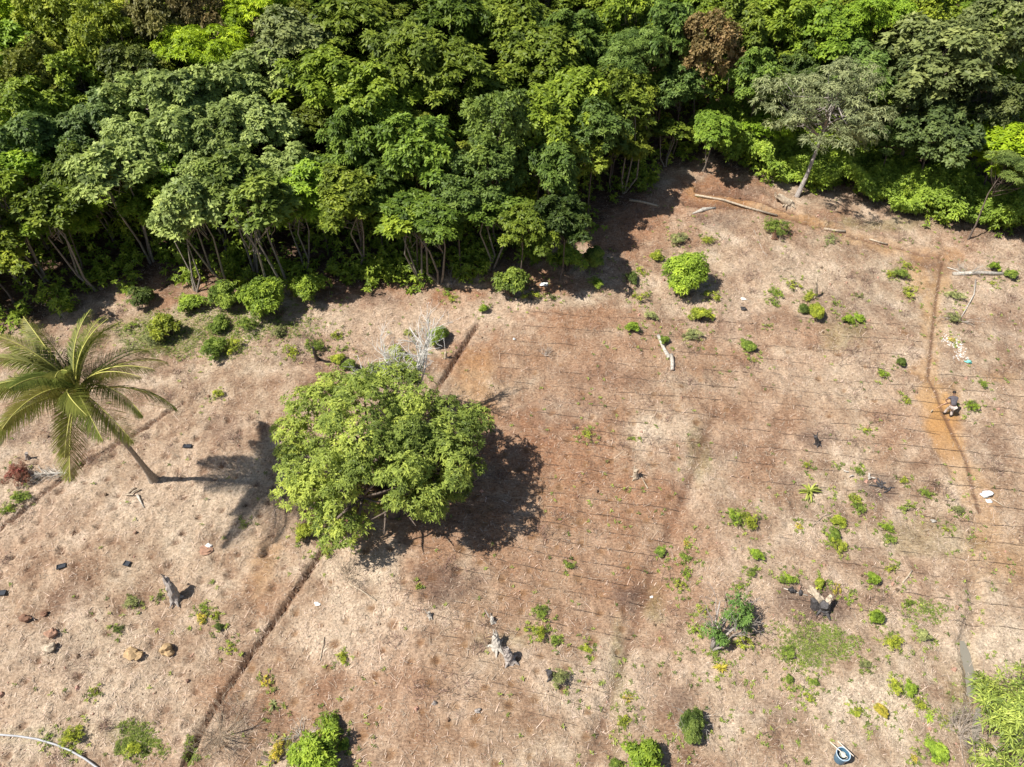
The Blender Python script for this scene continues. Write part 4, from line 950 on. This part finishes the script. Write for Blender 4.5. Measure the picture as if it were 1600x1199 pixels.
brush(1510, 425, 1.5, 8, 'dead_branches', 'bleached dead twigs heaped over the fallen log on the right', 'branches', mat='bleached', flat=.5)
brush(545, 900, 1.2, 14, 'brush_heap', 'small heap of dry twigs below the big lone tree', 'brush', mat='dryrot')
brush(1500, 1145, 1.7, 22, 'dead_brush', 'heap of brown dead twigs beside the wet ditch in the lower right', 'brush', mat='twig', depth=3, flat=.9)
brush(1085, 1125, 1.5, 6, 'dead_stalks', 'loose dry stalks above the dark dense bush', 'brush', mat='bleached', flat=.3)
brush(1220, 420, 1.2, 5, 'dry_stalks', 'few pale stalks in the upper right field near the spiky plant', 'brush', mat='dryrot', flat=.4)
brush(470, 1150, 1.0, 9, 'twig_pile', 'pale twig pile between the bushes at the bottom left of centre', 'brush', mat='bleached', flat=.3)
brush(850, 555, .9, 9, 'dry_twigs', 'grey dry twigs on the soil left of the red patch in the upper middle', 'brush', mat='twig', flat=.4)
brush(705, 385+60, .9, 5, 'bare_sapling', 'bare forked sapling at the shaded wood edge above the ditch end', 'sapling', mat='greywood', flat=2., L=1.0)
# grey branched shrub
b0 = S(1112, 1015); o = thing('branched_shrub', 'large grey branched shrub half covered with green leaves in the lower right field', 'shrub', b0); mb = MB(); lf = MB(); rng = np.random.default_rng(71); cs = []
for (tx, ty, th) in ((1150, 940, 1.6), (1130, 965, 1.5), (1165, 965, 1.2), (1115, 980, 1.2), (1175, 940, 1.0), (1140, 1000, .9), (1125, 940, 1.4)):
    e_ = aimed(tx, ty, th, b0); mb.tube([(0, 0, -.1), e_*.5+Vector(rng.normal(0, .1, 3)), e_], [.09, .06, .03], 6); grow(mb, rng, e_*.6, e_, 1.1, .03, 2, .6, .1, 4); cs.append((e_, th))
for (cx, cy, rp, th) in ((1150, 940, 20, 1.6), (1160, 970, 18, 1.2), (1112, 985, 14, 1.1), (1140, 965, 14, 1.6), (1165, 955, 12, 1.3), (1128, 1000, 10, .9)):
    c_ = np.array(aimed(cx, cy, th, b0)); e = sphere_dirs(rng, 46, -.4); R = rp/30.; rosettes(lf, rng, c_+e*R*rng.uniform(.3, 1, (46, 1)), e+[0, 0, .5], 6, .17, .07, tint=rng.uniform(.3, .7, 46))
mb.build('stem', M['greywood'], o, True); f = lf.build('foliage', M['leaf'], o); f.color = (.14, .26, .06, 1)
def dense(q, r, n=4):
    a = np.array([tuple(v_) for v_ in q]); m = len(a); r = np.array(r, float); u = np.linspace(0, m-1, (m-1)*n+1); return np.stack([np.interp(u, range(m), a[:, k]) for k in range(3)], 1), np.interp(u, range(m), r)
def stump(pts, rads, name, label, mat, spikes=0, seed=0, leaf=None, extra=()):
    """pts: list of (px, py, height) up the stump"""
    rng = np.random.default_rng(seed+5); b0 = S(pts[0][0], pts[0][1]); o = thing(name, label, 'tree stump', b0); mb = MB()
    q = [Vector((0, 0, -.15))]+[P(a, b_, h)-b0 for a, b_, h in pts]; mb.tube(*dense(q, [rads[0]*1.25]+list(rads)), 12, wob=.20, rng=rng)
    e_ = q[-1]
    for k in range(spikes):
        d = Vector((rng.normal(0, .35), rng.normal(0, .35), 1)); s0 = e_+Vector((rng.normal(0, rads[-1]*.6), rng.normal(0, rads[-1]*.6), -.1)); mb.tube([s0, s0+d*rng.uniform(.15, .4)], [rads[-1]*.45, .015], 5)
    mb.build('wood', M[mat], o); rt = MB()
    for k in range(5):
        a = k*1.256+rng.random(); rt.tube([(0, 0, .12), (math.cos(a)*rads[0]*1.3, math.sin(a)*rads[0]*1.3, .05), (math.cos(a)*rads[0]*2.1, math.sin(a)*rads[0]*2.1, -.06)], [rads[0]*.55, rads[0]*.3, .02], 6)
    rt.build('root', M[mat], o)
    return o
stump([(275, 936, .05), (266, 918, .9), (258, 903, 1.35)], [.26, .22, .13], 'weathered_stump', 'tall weathered grey stump with a splintered top in the left field', 'greywood', 5)
stump([(776, 1012, .05), (774, 1000, .45), (775, 990, .7)], [.26, .18, .12], 'bleached_stump', 'bleached stump with spread roots, upper left of a pair', 'bleached', 3, 1)
stump([(797, 1032, .05), (794, 1022, .55), (791, 1014, .9)], [.24, .2, .13], 'grey_stump', 'grey hollow topped stump, lower right of a pair', 'greywood', 3, 2)
stump([(672, 964, .02), (670, 957, .3)], [.10, .07], 'cut_stump', 'small pale cut stump alone in the lower middle field', 'bleached', 2, 3)
stump([(770, 972, .02), (768, 965, .25)], [.12, .09], 'white_stump', 'small white stub just above the bleached stump of the pair', 'bleached', 2, 4)
stump([(994, 745, .05), (993, 735, .6)], [.16, .13], 'forked_stump', 'pale short forked stump in the middle of the drip hose field', 'dryrot', 3, 5)
stump([(862, 1060, .05), (858, 1050, .5)], [.16, .14], 'hollow_stump', 'dark hollow stump beside a thin pale weed in the lower middle', 'char', 2, 6)
stump([(496, 562, .05), (492, 552, .9), (489, 543, 1.5)], [.13, .11, .08], 'charred_forked_stump', 'charred black forked stump with green leaves on top above the bare field', 'char', 3, 7)
stump([(1275, 462, .05), (1275, 450, .8), (1276, 440, 1.3)], [.13, .1, .06], 'grey_upright_stump', 'grey upright splintered stump in the upper right field', 'dryrot', 4, 8)
stump([(43, 716, .05), (41, 708, .5)], [.1, .09], 'short_stump', 'short dark topped stump at the far left below the palm crown', 'greywood', 1, 9)
stump([(1278, 694, .05), (1274, 682, .7)], [.14, .1], 'charred_stump', 'small charred stump with white chips in a burnt spot above the banana like plant', 'char', 3, 10)
stump([(1210, 372, .05), (1210, 362, .5)], [.16, .14], 'red_root_stump', 'brown stump with roots under the shrub on the reddish soil', 'brownstone', 2, 11)
stump([(697, 562, .05), (696, 551, .6)], [.1, .08], 'ditch_stump', 'small pale stump left of the ditch near its upper end', 'dryrot', 2, 12)
stump([(1233, 318, .05), (1215, 306, .4)], [.3, .22], 'uprooted_stump', 'pile of split pale wood at the foot of the dry leaning tree', 'dryrot', 5, 13)
# burnt stump with a pale upper log and black base
b0 = S(1286, 950); o = thing('burnt_stump', 'large burnt stump with a black base and a pale twisted top lying up left', 'tree stump', b0); rng = np.random.default_rng(55)
mb = MB().tube(*dense([P(1266, 916, .55)-b0, P(1271, 924, .75)-b0, P(1281, 936, .6)-b0, P(1290, 946, .25)-b0], [.07, .17, .15, .18]), 12, wob=.32, rng=rng)
mb.tube(*dense([P(1299, 930, .75)-b0, P(1294, 940, .6)-b0, P(1288, 950, .1)-b0], [.10, .15, .19]), 12, wob=.32, rng=rng).tube(*dense([P(1262, 922, .3)-b0, P(1276, 932, .5)-b0], [.06, .12]), 10, wob=.3, rng=rng)
mb.build('wood', M['dryrot'], o)
mb = MB(); mb.tube(*dense([(0, .05, -.15), (0, 0, .3), P(1288, 946, .6)-b0], [.42, .33, .2]), 14, wob=.22, rng=rng); mb.tube([P(1274, 948, 0)-b0, P(1272, 938, .5)-b0], [.28, .16], 8, wob=.3, rng=rng)
for k in range(9): a = k*.7+rng.random()*.5; e_ = rng.uniform(.35, .75); mb.tube([(0, 0, .15), (math.cos(a)*e_*.5, math.sin(a)*e_*.5, rng.uniform(.02, .2)), (math.cos(a)*e_, math.sin(a)*e_, -.02)], [.14, .09, .03], 6, wob=.4, rng=rng)
mb.build('charred_base', M['char'], o)
def debris(px, py, name, label, mat, n, L, r, seed, cat='wood'):
    rng = np.random.default_rng(seed); b0 = S(px, py); mb = MB()
    for i in range(n):
        a = rng.random()*6.28; c_ = Vector((rng.normal(0, L*.35), rng.normal(0, L*.35), r+.02)); d = Vector((math.cos(a), math.sin(a), rng.normal(0, .15)))*L/2*rng.uniform(.5, 1.1)
        mb.tube([c_-d, c_+Vector(rng.normal(0, .03, 3)), c_+d], [r*rng.uniform(.6, 1), r, r*.5], 7, wob=.3, rng=rng)
    return tag(mb.build(name, M[mat], loc=b0), label, cat)
debris(1372, 758, 'charred_wood', 'black charred wood pieces in a burnt spot right of the banana like plant', 'char', 8, .7, .06, 1)
debris(1358, 746, 'white_chips', 'white wood chips above the black charred wood', 'bleached', 4, .35, .05, 2)
debris(1243, 923, 'black_charcoal', 'small black charcoal lump left of the burnt stump', 'char', 4, .35, .09, 3)
debris(1321, 739, 'pale_chips', 'whitish chips left above the charred wood pieces', 'bleached', 4, .35, .04, 6)
debris(210, 770, 'dry_sheath', 'pale dry palm sheath on the soil below the palm trunk', 'dryrot', 3, .8, .05, 7)
def log(pts, rads, name, label, mat, cat='log', k=8, wob=.12, twigs=0, lift=.0):
    b0 = S(*pts[0][:2]); mb = MB(); rng = np.random.default_rng(int(pts[0][0])); q = []
    for i, p in enumerate(pts):
        s0 = S(p[0], p[1]); r = np.interp(i/(len(pts)-1), [0, 1], [rads[0], rads[-1]]); s0.z += r*.75+.02+(p[2] if len(p) > 2 else 0); q.append(s0-b0)
    mb.tube(q, rads, k, wob=wob, rng=rng)
    for t in range(twigs):
        i = rng.integers(1, len(q)); grow(mb, rng, q[i], Vector(rng.normal(0, 1, 3))*Vector((1, 1, .3)), 1.1, .025, 2, .6, .1, 3)
    return tag(mb.build(name, M[mat], smooth=True, loc=b0), label, cat)
log([(1028, 526), (1037, 545), (1045, 562)], [.11, .13], 'white_log', 'white mottled log below the big round bush, its upper part green with leaves', 'bleached')
log([(1048, 557), (1050, 570), (1050, 581)], [.13, .12], 'white_log_piece', 'short thick white log piece at the lower end of the white log', 'bleached')
log([(1488, 431), (1530, 429), (1572, 431)], [.13, .14, .12], 'fallen_log', 'long grey fallen log lying level near the right edge', 'bleached')
log([(1524, 438), (1521, 462), (1510, 482), (1498, 502)], [.05, .05, .04, .02], 'curved_branch', 'long curved bleached branch hanging down from the fallen log', 'bleached', 'branch', 6, twigs=2)
log([(983, 315), (1004, 318), (1028, 323)], [.11, .08], 'cut_log', 'pale thin log at the shaded corner of the clearing', 'dryrot')
log([(1082, 334), (1098, 330), (1118, 326)], [.05, .16, .10], 'hewn_log', 'grey split log pointing right at the top of the clearing', 'bleached')
log([(1288, 354), (1304, 358), (1321, 361)], [.10, .10], 'trench_log', 'short pale log above the spiky plant beside the trench', 'dryrot')
log([(1359, 372), (1374, 376), (1388, 379)], [.06, .06], 'trench_stick', 'thin straight pole lying along the trench, right of the short pale log', 'dryrot')
log([(1085, 308), (1130, 315), (1170, 322), (1215, 334)], [.09, .08], 'long_pole', 'long pale pole lying along the trench at the top of the clearing', 'dryrot')
log([(1480, 418), (1494, 424), (1506, 433)], [.04, .05], 'leaning_branch', 'short bleached branch meeting the left end of the fallen log', 'bleached', 'branch', 6)
log([(507, 997), (504, 1015), (500, 1033)], [.03, .03], 'thin_stick', 'thin pale stick standing out in the straw of the lower field', 'dryrot', 'stick', 5)
log([(1410, 911), (1418, 902), (1424, 893)], [.05, .04], 'pale_stick', 'pale stick tilted up right in the right field above the grey ditch', 'dryrot', 'stick', 5)
log([(545, 912), (565, 924), (588, 940)], [.05, .03], 'long_stick', 'long straight stick pointing down right from the dry twig heap', 'dryrot', 'stick', 5)
log([(408, 1183), (426, 1190), (445, 1184), (460, 1178)], [.07, .08, .06], 'dark_branch', 'dark curved branch at the bottom edge left of the large bush', 'bark_brown', 'branch', 6)
log([(216, 776), (221, 786), (226, 795)], [.07, .03], 'pale_sheath', 'small pointed pale palm stalk below the palm trunk', 'bleached', 'stick', 6)
log([(1224, 920), (1240, 925), (1262, 931)], [.03, .025], 'burnt_stick', 'thin pale stick left of the burnt stump near the charcoal lump', 'bleached', 'stick', 5)
log([(1270, 822), (1285, 808), (1300, 802)], [.02, .015], 'thin_twig', 'thin twig beside the string of three bushes', 'dryrot', 'stick', 4)
log([(1000, 742), (1006, 752), (1012, 764)], [.03, .04], 'chopped_branch', 'short chopped branch below the forked pale stump', 'dryrot', 'stick', 5)
log([(1178, 360+0), (1192, 395), (1198, 400)], [.03, .03], 'upper_stick', 'thin stick near the left end of the pale stalks in the upper right field', 'twig', 'stick', 4)
# fallen dry frond on the left
b0 = S(60, 750); mb = MB(); rng = np.random.default_rng(2); a0, a1 = S(108, 742)-b0, S(55, 742)-b0
mb.tube([a0+Vector((0, 0, .12)), a1+Vector((0, 0, .2))], [.05, .02], 5)
for i in range(60):
    t = i/60; c_ = a0*(1-t)+a1*t+Vector((0, 0, .15)); d = Vector((-.6+rng.normal(0, .2), rng.choice([-1, 1])*rng.uniform(.3, .8), rng.normal(0, .1)-.05)).normalized()*rng.uniform(.5, 1.0); mb.tube([c_, c_+d], [.02, .006], 4)
tag(mb.build('fallen_frond', M['bleached'], loc=b0), 'bleached fallen palm frond lying above the trench at the left edge', 'palm frond')

# ------------------------------------------------------------------ rocks, slabs, litter
def rock(px, py, w, mat, label, name='rock', fl=.55, seed=0):
    rng = np.random.default_rng(seed+int(px)); b0 = S(px, py); r = w/pxm(b0)/2
    return tag(MB().blob((0, 0, r*.35), (r, r*.8, r*fl), rng, .5, 12, 8).build(name, M[mat], loc=b0), label, 'rock', 'rocks in the left field')
rock(212, 1026, 26, 'ochrestone', 'wide ochre rock, left of two ochre rocks in the lower left field')
rock(260, 1018, 20, 'ochrestone', 'upright ochre rock, right of two ochre rocks in the lower left field', fl=.8)
rock(40, 969, 18, 'brownstone', 'dark brown clod near the left edge, nearest the black slab there')
rock(83, 991, 20, 'redstone', 'reddish brown flat clod left of the wide ochre rock')
rock(70, 960, 11, 'brownstone', 'small reddish clod above the reddish brown flat clod')
rock(78, 1014, 20, 'dryrot', 'pale earthen clod with a dark hollow below the flat reddish clod')
rock(322, 862, 20, 'redstone', 'flat orange red rock in the left field, left of the big lone tree', fl=.3)
rock(327, 854, 9, 'ash', 'small white stone on the far side of the flat orange rock')
def slab(px, py, w, ang, label, s=.6):
    b0 = S(px, py); r = w/pxm(b0); mb = MB(); mb.box((0, 0, .06), (r, r*s, .04), R_(ang), .08)
    for sx_, sy_, dx_, dy_ in ((0, 1, r, .03), (0, -1, r, .03), (1, 0, .03, r*s), (-1, 0, .03, r*s)):
        m = Matrix.Rotation(R_(ang), 3, 'Z') @ Vector((sx_*(r/2-.015), sy_*(r*s/2-.015), .095)); mb.box(m, (dx_, dy_, .05), R_(ang), .08)
    return tag(mb.build('seedling_tray', M['blackplastic'], loc=b0), label, 'tray', 'black seedling trays in the left field')
slab(97, 887, 13, 20, 'black rectangular tray tilted left, in the straw left of the square one')
slab(199, 882, 10, -15, 'small black square tray midway between the left edge and the big lone tree', .8)
slab(293, 698, 13, 0, 'black tray right of the palm trunk in the upper left field', .5)
slab(2, 927, 14, 5, 'black tray cut by the left edge of the photo')
def scrap(px, py, w, mat, label, name, cat, seed=1, fl=.35):
    rng = np.random.default_rng(seed); b0 = S(px, py); r = w/pxm(b0)/2; mb = MB(); mb.blob((0, 0, r*fl*.7), (r, r*.72, r*fl), rng, .8, 14, 9)
    return tag(mb.build(name, M[mat], smooth=True, loc=b0), label, cat)
scrap(1541, 773, 17, 'sack', 'white crumpled sack lying beside the dirt path on the right', 'white_sack', 'sack')
scrap(1545, 783, 8, 'sack', 'small pale scrap at the lower tip of the white sack', 'plastic_scrap', 'litter', 3)
log([(1549, 779), (1557, 784), (1568, 792)], [.035, .03], 'pole_stick', 'thin pale stick pointing down right from the white sack', 'dryrot', 'stick', 5)
scrap(1513, 565, 9, 'teal', 'turquoise plastic piece at the end of the white ash streak', 'turquoise_scrap', 'litter', 4, .2)
scrap(1162, 467, 8, 'sack', 'white scrap right of the big round bush', 'paper_scrap', 'litter', 5)
scrap(1161, 484, 8, 'char', 'black scrap just below the white scrap right of the big round bush', 'black_scrap', 'litter', 6, .7)
scrap(851, 445, 12, 'sack', 'white litter in the shade between the edge shrubs', 'white_litter', 'litter', 7, .2)
scrap(803, 531, 5, 'sack', 'tiny white scrap left of the red soil patch in the upper middle', 'tiny_scrap', 'litter', 8)
scrap(1019, 931, 5, 'sack', 'round white cap on the furrow in the lower middle', 'white_disc', 'litter', 9)
scrap(497, 944, 9, 'ash', 'whitish stone right of the long ditch below the big lone tree', 'white_stone', 'rock', 10)
scrap(1458, 815, 9, 'bleached', 'flat pale wood piece right of the spiky green bush', 'wood_piece', 'wood', 11, .2)
scrap(586, 1068, 5, 'ochrestone', 'tiny ochre stone in the lower middle field', 'pebble', 'rock', 12, .7)
scrap(747, 1112, 9, 'greywood', 'grey dark topped clod at the lower middle, above the hoses', 'grey_clod', 'rock', 13, .6)
scrap(679, 1100, 8, 'greywood', 'grey knob beside a curved root in the lower middle', 'root_stub', 'wood', 14, .7)
mb = MB(); rng = np.random.default_rng(3)
for (a, b_) in ((1480, 532), (1487, 536), (1495, 537), (1500, 546), (1503, 556)):
    b0 = S(a, b_)
    for i in range(34):
        x, y = b0.x+rng.normal(0, .20), b0.y+rng.normal(0, .24); mb.box((x, y, ZG(x, y)+.02), (rng.uniform(.03, .10), rng.uniform(.03, .07), .03), rng.random()*3)
tag(mb.build('white_ash', M['ash']), 'streak of white ash crumbs right of the dirt path', 'ash', kind='stuff')

# ------------------------------------------------------------------ hoses and pipe
ORD = 'first second third fourth fifth sixth seventh eighth ninth tenth eleventh twelfth thirteenth fourteenth fifteenth sixteenth seventeenth eighteenth nineteenth twentieth'.split()
def ordw(i): return ORD[i] if i < 20 else 'twenty '+ORD[i-20]
hr_ = np.random.default_rng(19)
def hose(x0, x1, xr, yr, slope, label, group, rad=.0095):
    n = max(6, int((x1-x0)/14)); q = []; ph = hr_.random()*6
    for i in range(n+1):
        x = x0+(x1-x0)*i/n; y = yr+(x-xr)*slope+1.4*math.sin(x*.02+ph)+hr_.normal(0, .35)
        s0 = P(x, y); s0.z = max(ZG(s0.x, s0.y), ZG(s0.x+.12, s0.y), ZG(s0.x-.12, s0.y))+.03; q.append(s0)
    b0 = q[0].copy(); q2 = [p-b0 for p in q]
    for m_ in range(1, len(q2)-1):
        if hr_.random() < .42: q2[m_].z -= .07
    mb = MB().tube(q2, [rad, rad], 5); tag(mb.build('drip_hose', M['hose'], smooth=True, loc=b0), label, 'hose', group)
ym = [498, 522, 546, 570, 593, 616, 640, 661, 682, 703, 724, 745, 767, 790, 814, 840, 866, 892, 919, 946, 974, 1003, 1033, 1063, 1094, 1126, 1160]
for i, y in enumerate(ym):
    xr = min(xfur(y+20), 1180) if y > 600 else 1160; xl = 790 if y < 640 else 800 if y < 760 else 740 if y < 850 else 640
    xl += hr_.uniform(-30, 60); hose(xl, xr+hr_.uniform(-12, 20), 1000, y, .055+(y-500)/600*.19, f'{ordw(i)} black drip hose from the top in the middle field', 'drip hoses in the middle field')
yr2 = [508, 533, 556, 579, 602, 625, 648, 671, 696, 721, 747, 774, 802, 831, 861, 892, 925, 960]
for i, y in enumerate(yr2):
    x0 = xfur(y)+hr_.uniform(20, 90) if y < 780 else hr_.uniform(1180, 1330); x1 = 1612 if i > 2 else 1440
    hose(x0, x1, 1400, y, .075+(y-500)/500*.06, f'{ordw(i)} black drip hose from the top in the right field', 'drip hoses in the right field')
q = [S(x, y) for x, y in ((-30, 1149), (0, 1150), (30, 1152), (60, 1157), (88, 1165), (112, 1175), (135, 1188), (160, 1206), (185, 1228))]; b0 = q[0].copy()
for p in q: p.z = max(ZG(p.x+a, p.y+b_) for a in (-.3, 0, .3) for b_ in (-.2, 0, .2))+.05
tag(MB().tube([p-b0 for p in q], [.045, .045], 8).build('grey_pipe', M['pipe'], smooth=True, loc=b0), 'curved grey plastic pipe in the bottom left corner', 'pipe')

# ------------------------------------------------------------------ bucket with sticks
b0 = S(1311, 1187); r = .30; hgt = .62; o = thing('plastic_bucket', 'tall blue plastic bucket standing at the bottom right', 'bucket', b0)
def lathe(prof, k=28):
    V = [(rr*math.cos(2*math.pi*j/k), rr*math.sin(2*math.pi*j/k), z) for rr, z in prof for j in range(k)]
    F = [(i*k+j, i*k+(j+1) % k, (i+1)*k+(j+1) % k, (i+1)*k+j) for i in range(len(prof)-1) for j in range(k)]; return V, F
MB().add(*lathe([(.001, 0), (.24, 0), (.245, .03), (.285, hgt-.06), (.285, hgt-.01), (.268, hgt-.01), (.262, hgt-.08), (.225, .05), (.001, .045)])).build('body', M['blue'], o, True)
MB().add(*lathe([(.270, hgt-.012), (.272, hgt+.012), (.300, hgt+.014), (.306, hgt-.01), (.300, hgt-.035), (.289, hgt-.035)])).build('rim', M['rim'], o, True)
hb = MB()
hb.tube([(.30*math.cos(t), -.02-.30*math.sin(t)*.35, hgt-.05-.30*math.sin(t)*.9) for t in np.linspace(0, math.pi, 14)], [.008, .008], 5); hb.build('handle', M['steel'], o, True)
c0 = Vector((b0.x, b0.y, b0.z+hgt))
MB().add(*lathe([(.001, .0), (.10, 0), (.13, .16), (.14, .17), (.12, .17), (.09, .02), (.001, .02)])).build('white_bowl', M['whitecup'], None, True, (b0.x+.03, b0.y+.03, b0.z+.30)); tag(bpy.context.scene.objects['white_bowl'], 'white bowl lying inside the blue bucket', 'bowl')
for (ax, ay, bx2, by2, lab) in ((1298, 1159, 1324, 1184, 'left one of two pale sticks lying across the blue bucket rim'), (1310, 1157, 1334, 1182, 'right one of two pale sticks lying across the blue bucket rim')):
    a, b_ = P(ax, ay, hgt+.05), P(bx2, by2, hgt+.05); a.z = b_.z = c0.z+.035; b0_ = a.copy(); tag(MB().tube([Vector((0, 0, 0)), b_-a], [.02, .02], 7).build('pale_stick', M['cream'], smooth=True, loc=b0_), lab, 'stick')

# ------------------------------------------------------------------ worker with a hoe
wb = S(1480, 648); wk = thing('person', 'person in grey shirt and light trousers bending over a hoe on the path', 'person', wb)
# local frame: u = facing direction in plan, s = right hand side
fc = R_(78); U = Vector((math.cos(fc), math.sin(fc), 0)); Sd = Vector((math.sin(fc), -math.cos(fc), 0)); UP = Vector((0, 0, 1))
def J(f_, s_, z_): return U*f_+Sd*s_+UP*z_
hd1, hd2 = P(1480, 629, 1.08)-wb, P(1473, 633, .86)-wb      # hands on the handle
def skin(name, nodes, edges, mat, parent, sub=2, root=0):
    me = bpy.data.meshes.new(name); me.from_pydata([tuple(p) for p, r_ in nodes], edges, []); me.materials.append(mat)
    ob = link(name, me, parent); bpy.context.view_layer.objects.active = ob
    m = ob.modifiers.new('skin', 'SKIN'); m.use_smooth_shade = True
    for i, (p, r_) in enumerate(nodes): me.skin_vertices[0].data[i].radius = (r_, r_) if not isinstance(r_, tuple) else r_; me.skin_vertices[0].data[i].use_root = (i == root)
    m2 = ob.modifiers.new('sub', 'SUBSURF'); m2.levels = sub; m2.render_levels = sub
    return ob
pel = J(-.12, 0, .86); ch = J(.20, 0, 1.16); nk = J(.36, 0, 1.29); shL, shR = J(.27, -.19, 1.22), J(.27, .19, 1.22)
hipL, hipR = J(-.12, -.10, .80), J(-.12, .10, .80); knL, knR = J(.04, -.14, .46), J(.0, .13, .46); anL, anR = J(.03, -.19, .09), J(-.14, .15, .09)
head_c = J(.50, 0, 1.38)
elL = (shL+hd1)*.5+UP*-.06+Sd*-.16; elR = (shR+hd2)*.5+UP*.02+Sd*.22
N_ = [(pel, (.15, .12)), (J(.04, 0, 1.02), (.14, .11)), (ch, (.16, .12)), (nk, .055), (J(.42, 0, 1.33), .055), (J(.49, 0, 1.385), (.085, .095)), (J(.56, 0, 1.42), (.075, .085)),
      (shL, .06), (elL, .042), (hd1, .032), (shR, .06), (elR, .042), (hd2, .032), (hipL, .09), (knL, .062), (anL, .042), (anL+U*.16-UP*.04, .036), (hipR, .09), (knR, .062), (anR, .042), (anR+U*.16-UP*.04, .036)]
E_ = [(0, 1), (1, 2), (2, 3), (3, 4), (4, 5), (5, 6), (2, 7), (7, 8), (8, 9), (2, 10), (10, 11), (11, 12), (0, 13), (13, 14), (14, 15), (15, 16), (0, 17), (17, 18), (18, 19), (19, 20)]
hdir = (hd2-hd1).normalized()
for hi, (hp, el_) in ((9, (hd1, elL)), (12, (hd2, elR))):
    dr_ = (hp-el_).normalized()
    for k in range(5):
        o_ = hdir*(k-2)*.020; ln = [.05, .055, .06, .055, .04][k]
        a = hp+dr_*.05+o_; b_ = a+dr_*ln*.6-UP*.02; c_ = b_-UP*.03-dr_*.01; i0 = len(N_); N_ += [(a, .010), (b_, .009), (c_, .008)]; E_ += [(hi, i0), (i0, i0+1), (i0+1, i0+2)]
skin('body', N_, E_, M['skin'], wk)
fd = (J(.56, 0, 1.42)-J(.49, 0, 1.385)).normalized(); face = -UP*.8+U*.6; face.normalize(); rng = np.random.default_rng(1)
hm = MB(); hm.blob(J(.525, 0, 1.42), (.105, .105, .10), rng, .08, 14, 10); hm.build('hair', M['hair'], wk, True)
fm2 = MB(); fcn = J(.53, 0, 1.40)
fm2.blob(fcn+face*.10, (.016, .016, .02), rng, 0, 8, 6); fm2.blob(fcn+Sd*.092-face*.0, (.012, .02, .03), rng, 0, 8, 6); fm2.blob(fcn-Sd*.092, (.012, .02, .03), rng, 0, 8, 6); fm2.build('face', M['skin'], wk, True)
em = MB(); em.blob(fcn+face*.088+Sd*.03+fd*.02, (.010,)*3, rng, 0, 8, 6); em.blob(fcn+face*.088-Sd*.03+fd*.02, (.010,)*3, rng, 0, 8, 6); em.build('eyes', M['eye'], wk, True)
skin('shirt', [(J(-.16, 0, .90), (.165, .135)), (J(.04, 0, 1.03), (.165, .135)), (ch, (.185, .145)), (J(.31, 0, 1.24), (.10, .09)), (shL, .085), (shL*.45+elL*.55, .065), (shR, .085), (shR*.45+elR*.55, .065)], [(0, 1), (1, 2), (2, 3), (2, 4), (4, 5), (2, 6), (6, 7)], M['shirt'], wk)
skin('trousers', [(J(-.14, 0, .90), (.165, .13)), (hipL, .115), (knL, .088), (anL+UP*.05, .072), (hipR, .115), (knR, .088), (anR+UP*.05, .072)], [(0, 1), (1, 2), (2, 3), (0, 4), (4, 5), (5, 6)], M['trousers'], wk)
for an_ in (anL, anR): skin('boot', [(an_+UP*.08, .058), (an_-UP*.03, .056), (an_+U*.10-UP*.045, .05), (an_+U*.19-UP*.05, .04)], [(0, 1), (1, 2), (2, 3)], M['boot'], wk, 1)
he, ht = S(1455, 644), P(1485, 625.5, 1.24); hv = ht-he; ho = thing('hoe', 'long handled hoe held by the worker, blade on the ochre soil', 'hoe', he)
MB().tube([Vector((0, 0, .10)), hv], [.022, .018], 8).build('handle', M['handle'], ho, True)
bm_ = MB(); hu = hv.normalized(); sdv = hu.cross(UP).normalized()
bm_.add([tuple(v_) for v_ in (sdv*-.11+UP*.0-hu*.16, sdv*.11-hu*.16, sdv*.08+UP*.13+hu*.02, sdv*-.08+UP*.13+hu*.02, sdv*-.11+UP*.012-hu*.17, sdv*.11+UP*.012-hu*.17, sdv*.08+UP*.145+hu*.01, sdv*-.08+UP*.145+hu*.01)], [(0, 1, 2, 3), (7, 6, 5, 4), (0, 4, 5, 1), (1, 5, 6, 2), (2, 6, 7, 3), (3, 7, 4, 0)])
bm_.tube([UP*.13, UP*.12+hu*.08], [.035, .03], 8); bm_.build('blade', M['steel'], ho)

# ------------------------------------------------------------------ long leaved shrub with a trunk in the bottom right corner
b0 = S(1585, 1190); o = thing('long_leaved_shrub', 'tall pale shrub of long narrow leaves filling the bottom right corner', 'shrub', b0); rng = np.random.default_rng(66); f = MB(); mb = MB()
mb.tube([(0, 0, -.2), P(1580, 1168, .8)-b0, P(1572, 1150, 1.6)-b0], [.10, .08, .06], 7); mb.tube([(.0, .1, -.1), P(1566, 1180, .5)-b0, P(1552, 1165, 1.0)-b0], [.07, .05, .03], 7)
for (cx, cy, rp, h) in ((1575, 1105, 42, 2.4), (1600, 1070, 36, 2.2), (1545, 1080, 24, 1.8), (1590, 1150, 34, 1.6), (1560, 1130, 26, 1.8), (1550, 1180, 26, .9), (1610, 1110, 40, 2.6), (1535, 1065, 14, 1.2), (1600, 1190, 30, .8)):
    c_ = np.array(P(cx, cy, h)-b0); R = rp/33.; m = int(34*R*R)+12; e = sphere_dirs(rng, m, -.3); C = c_+e*np.array([R, R, R*.6])*rng.uniform(.4, 1, (m, 1)); mb.tube([P(1572, 1150, 1.2)-b0, c_], [.03, .01], 5)
    rosettes(f, rng, C, e*.7+[0, 0, .5], 8, .38, .06, (-.3, .8), .35, rng.uniform(.1, .95, m))
mb.build('stem', M['greywood'], o, True); fo = f.build('foliage', M['leaf'], o); fo.color = (.26, .35, .07, 1)
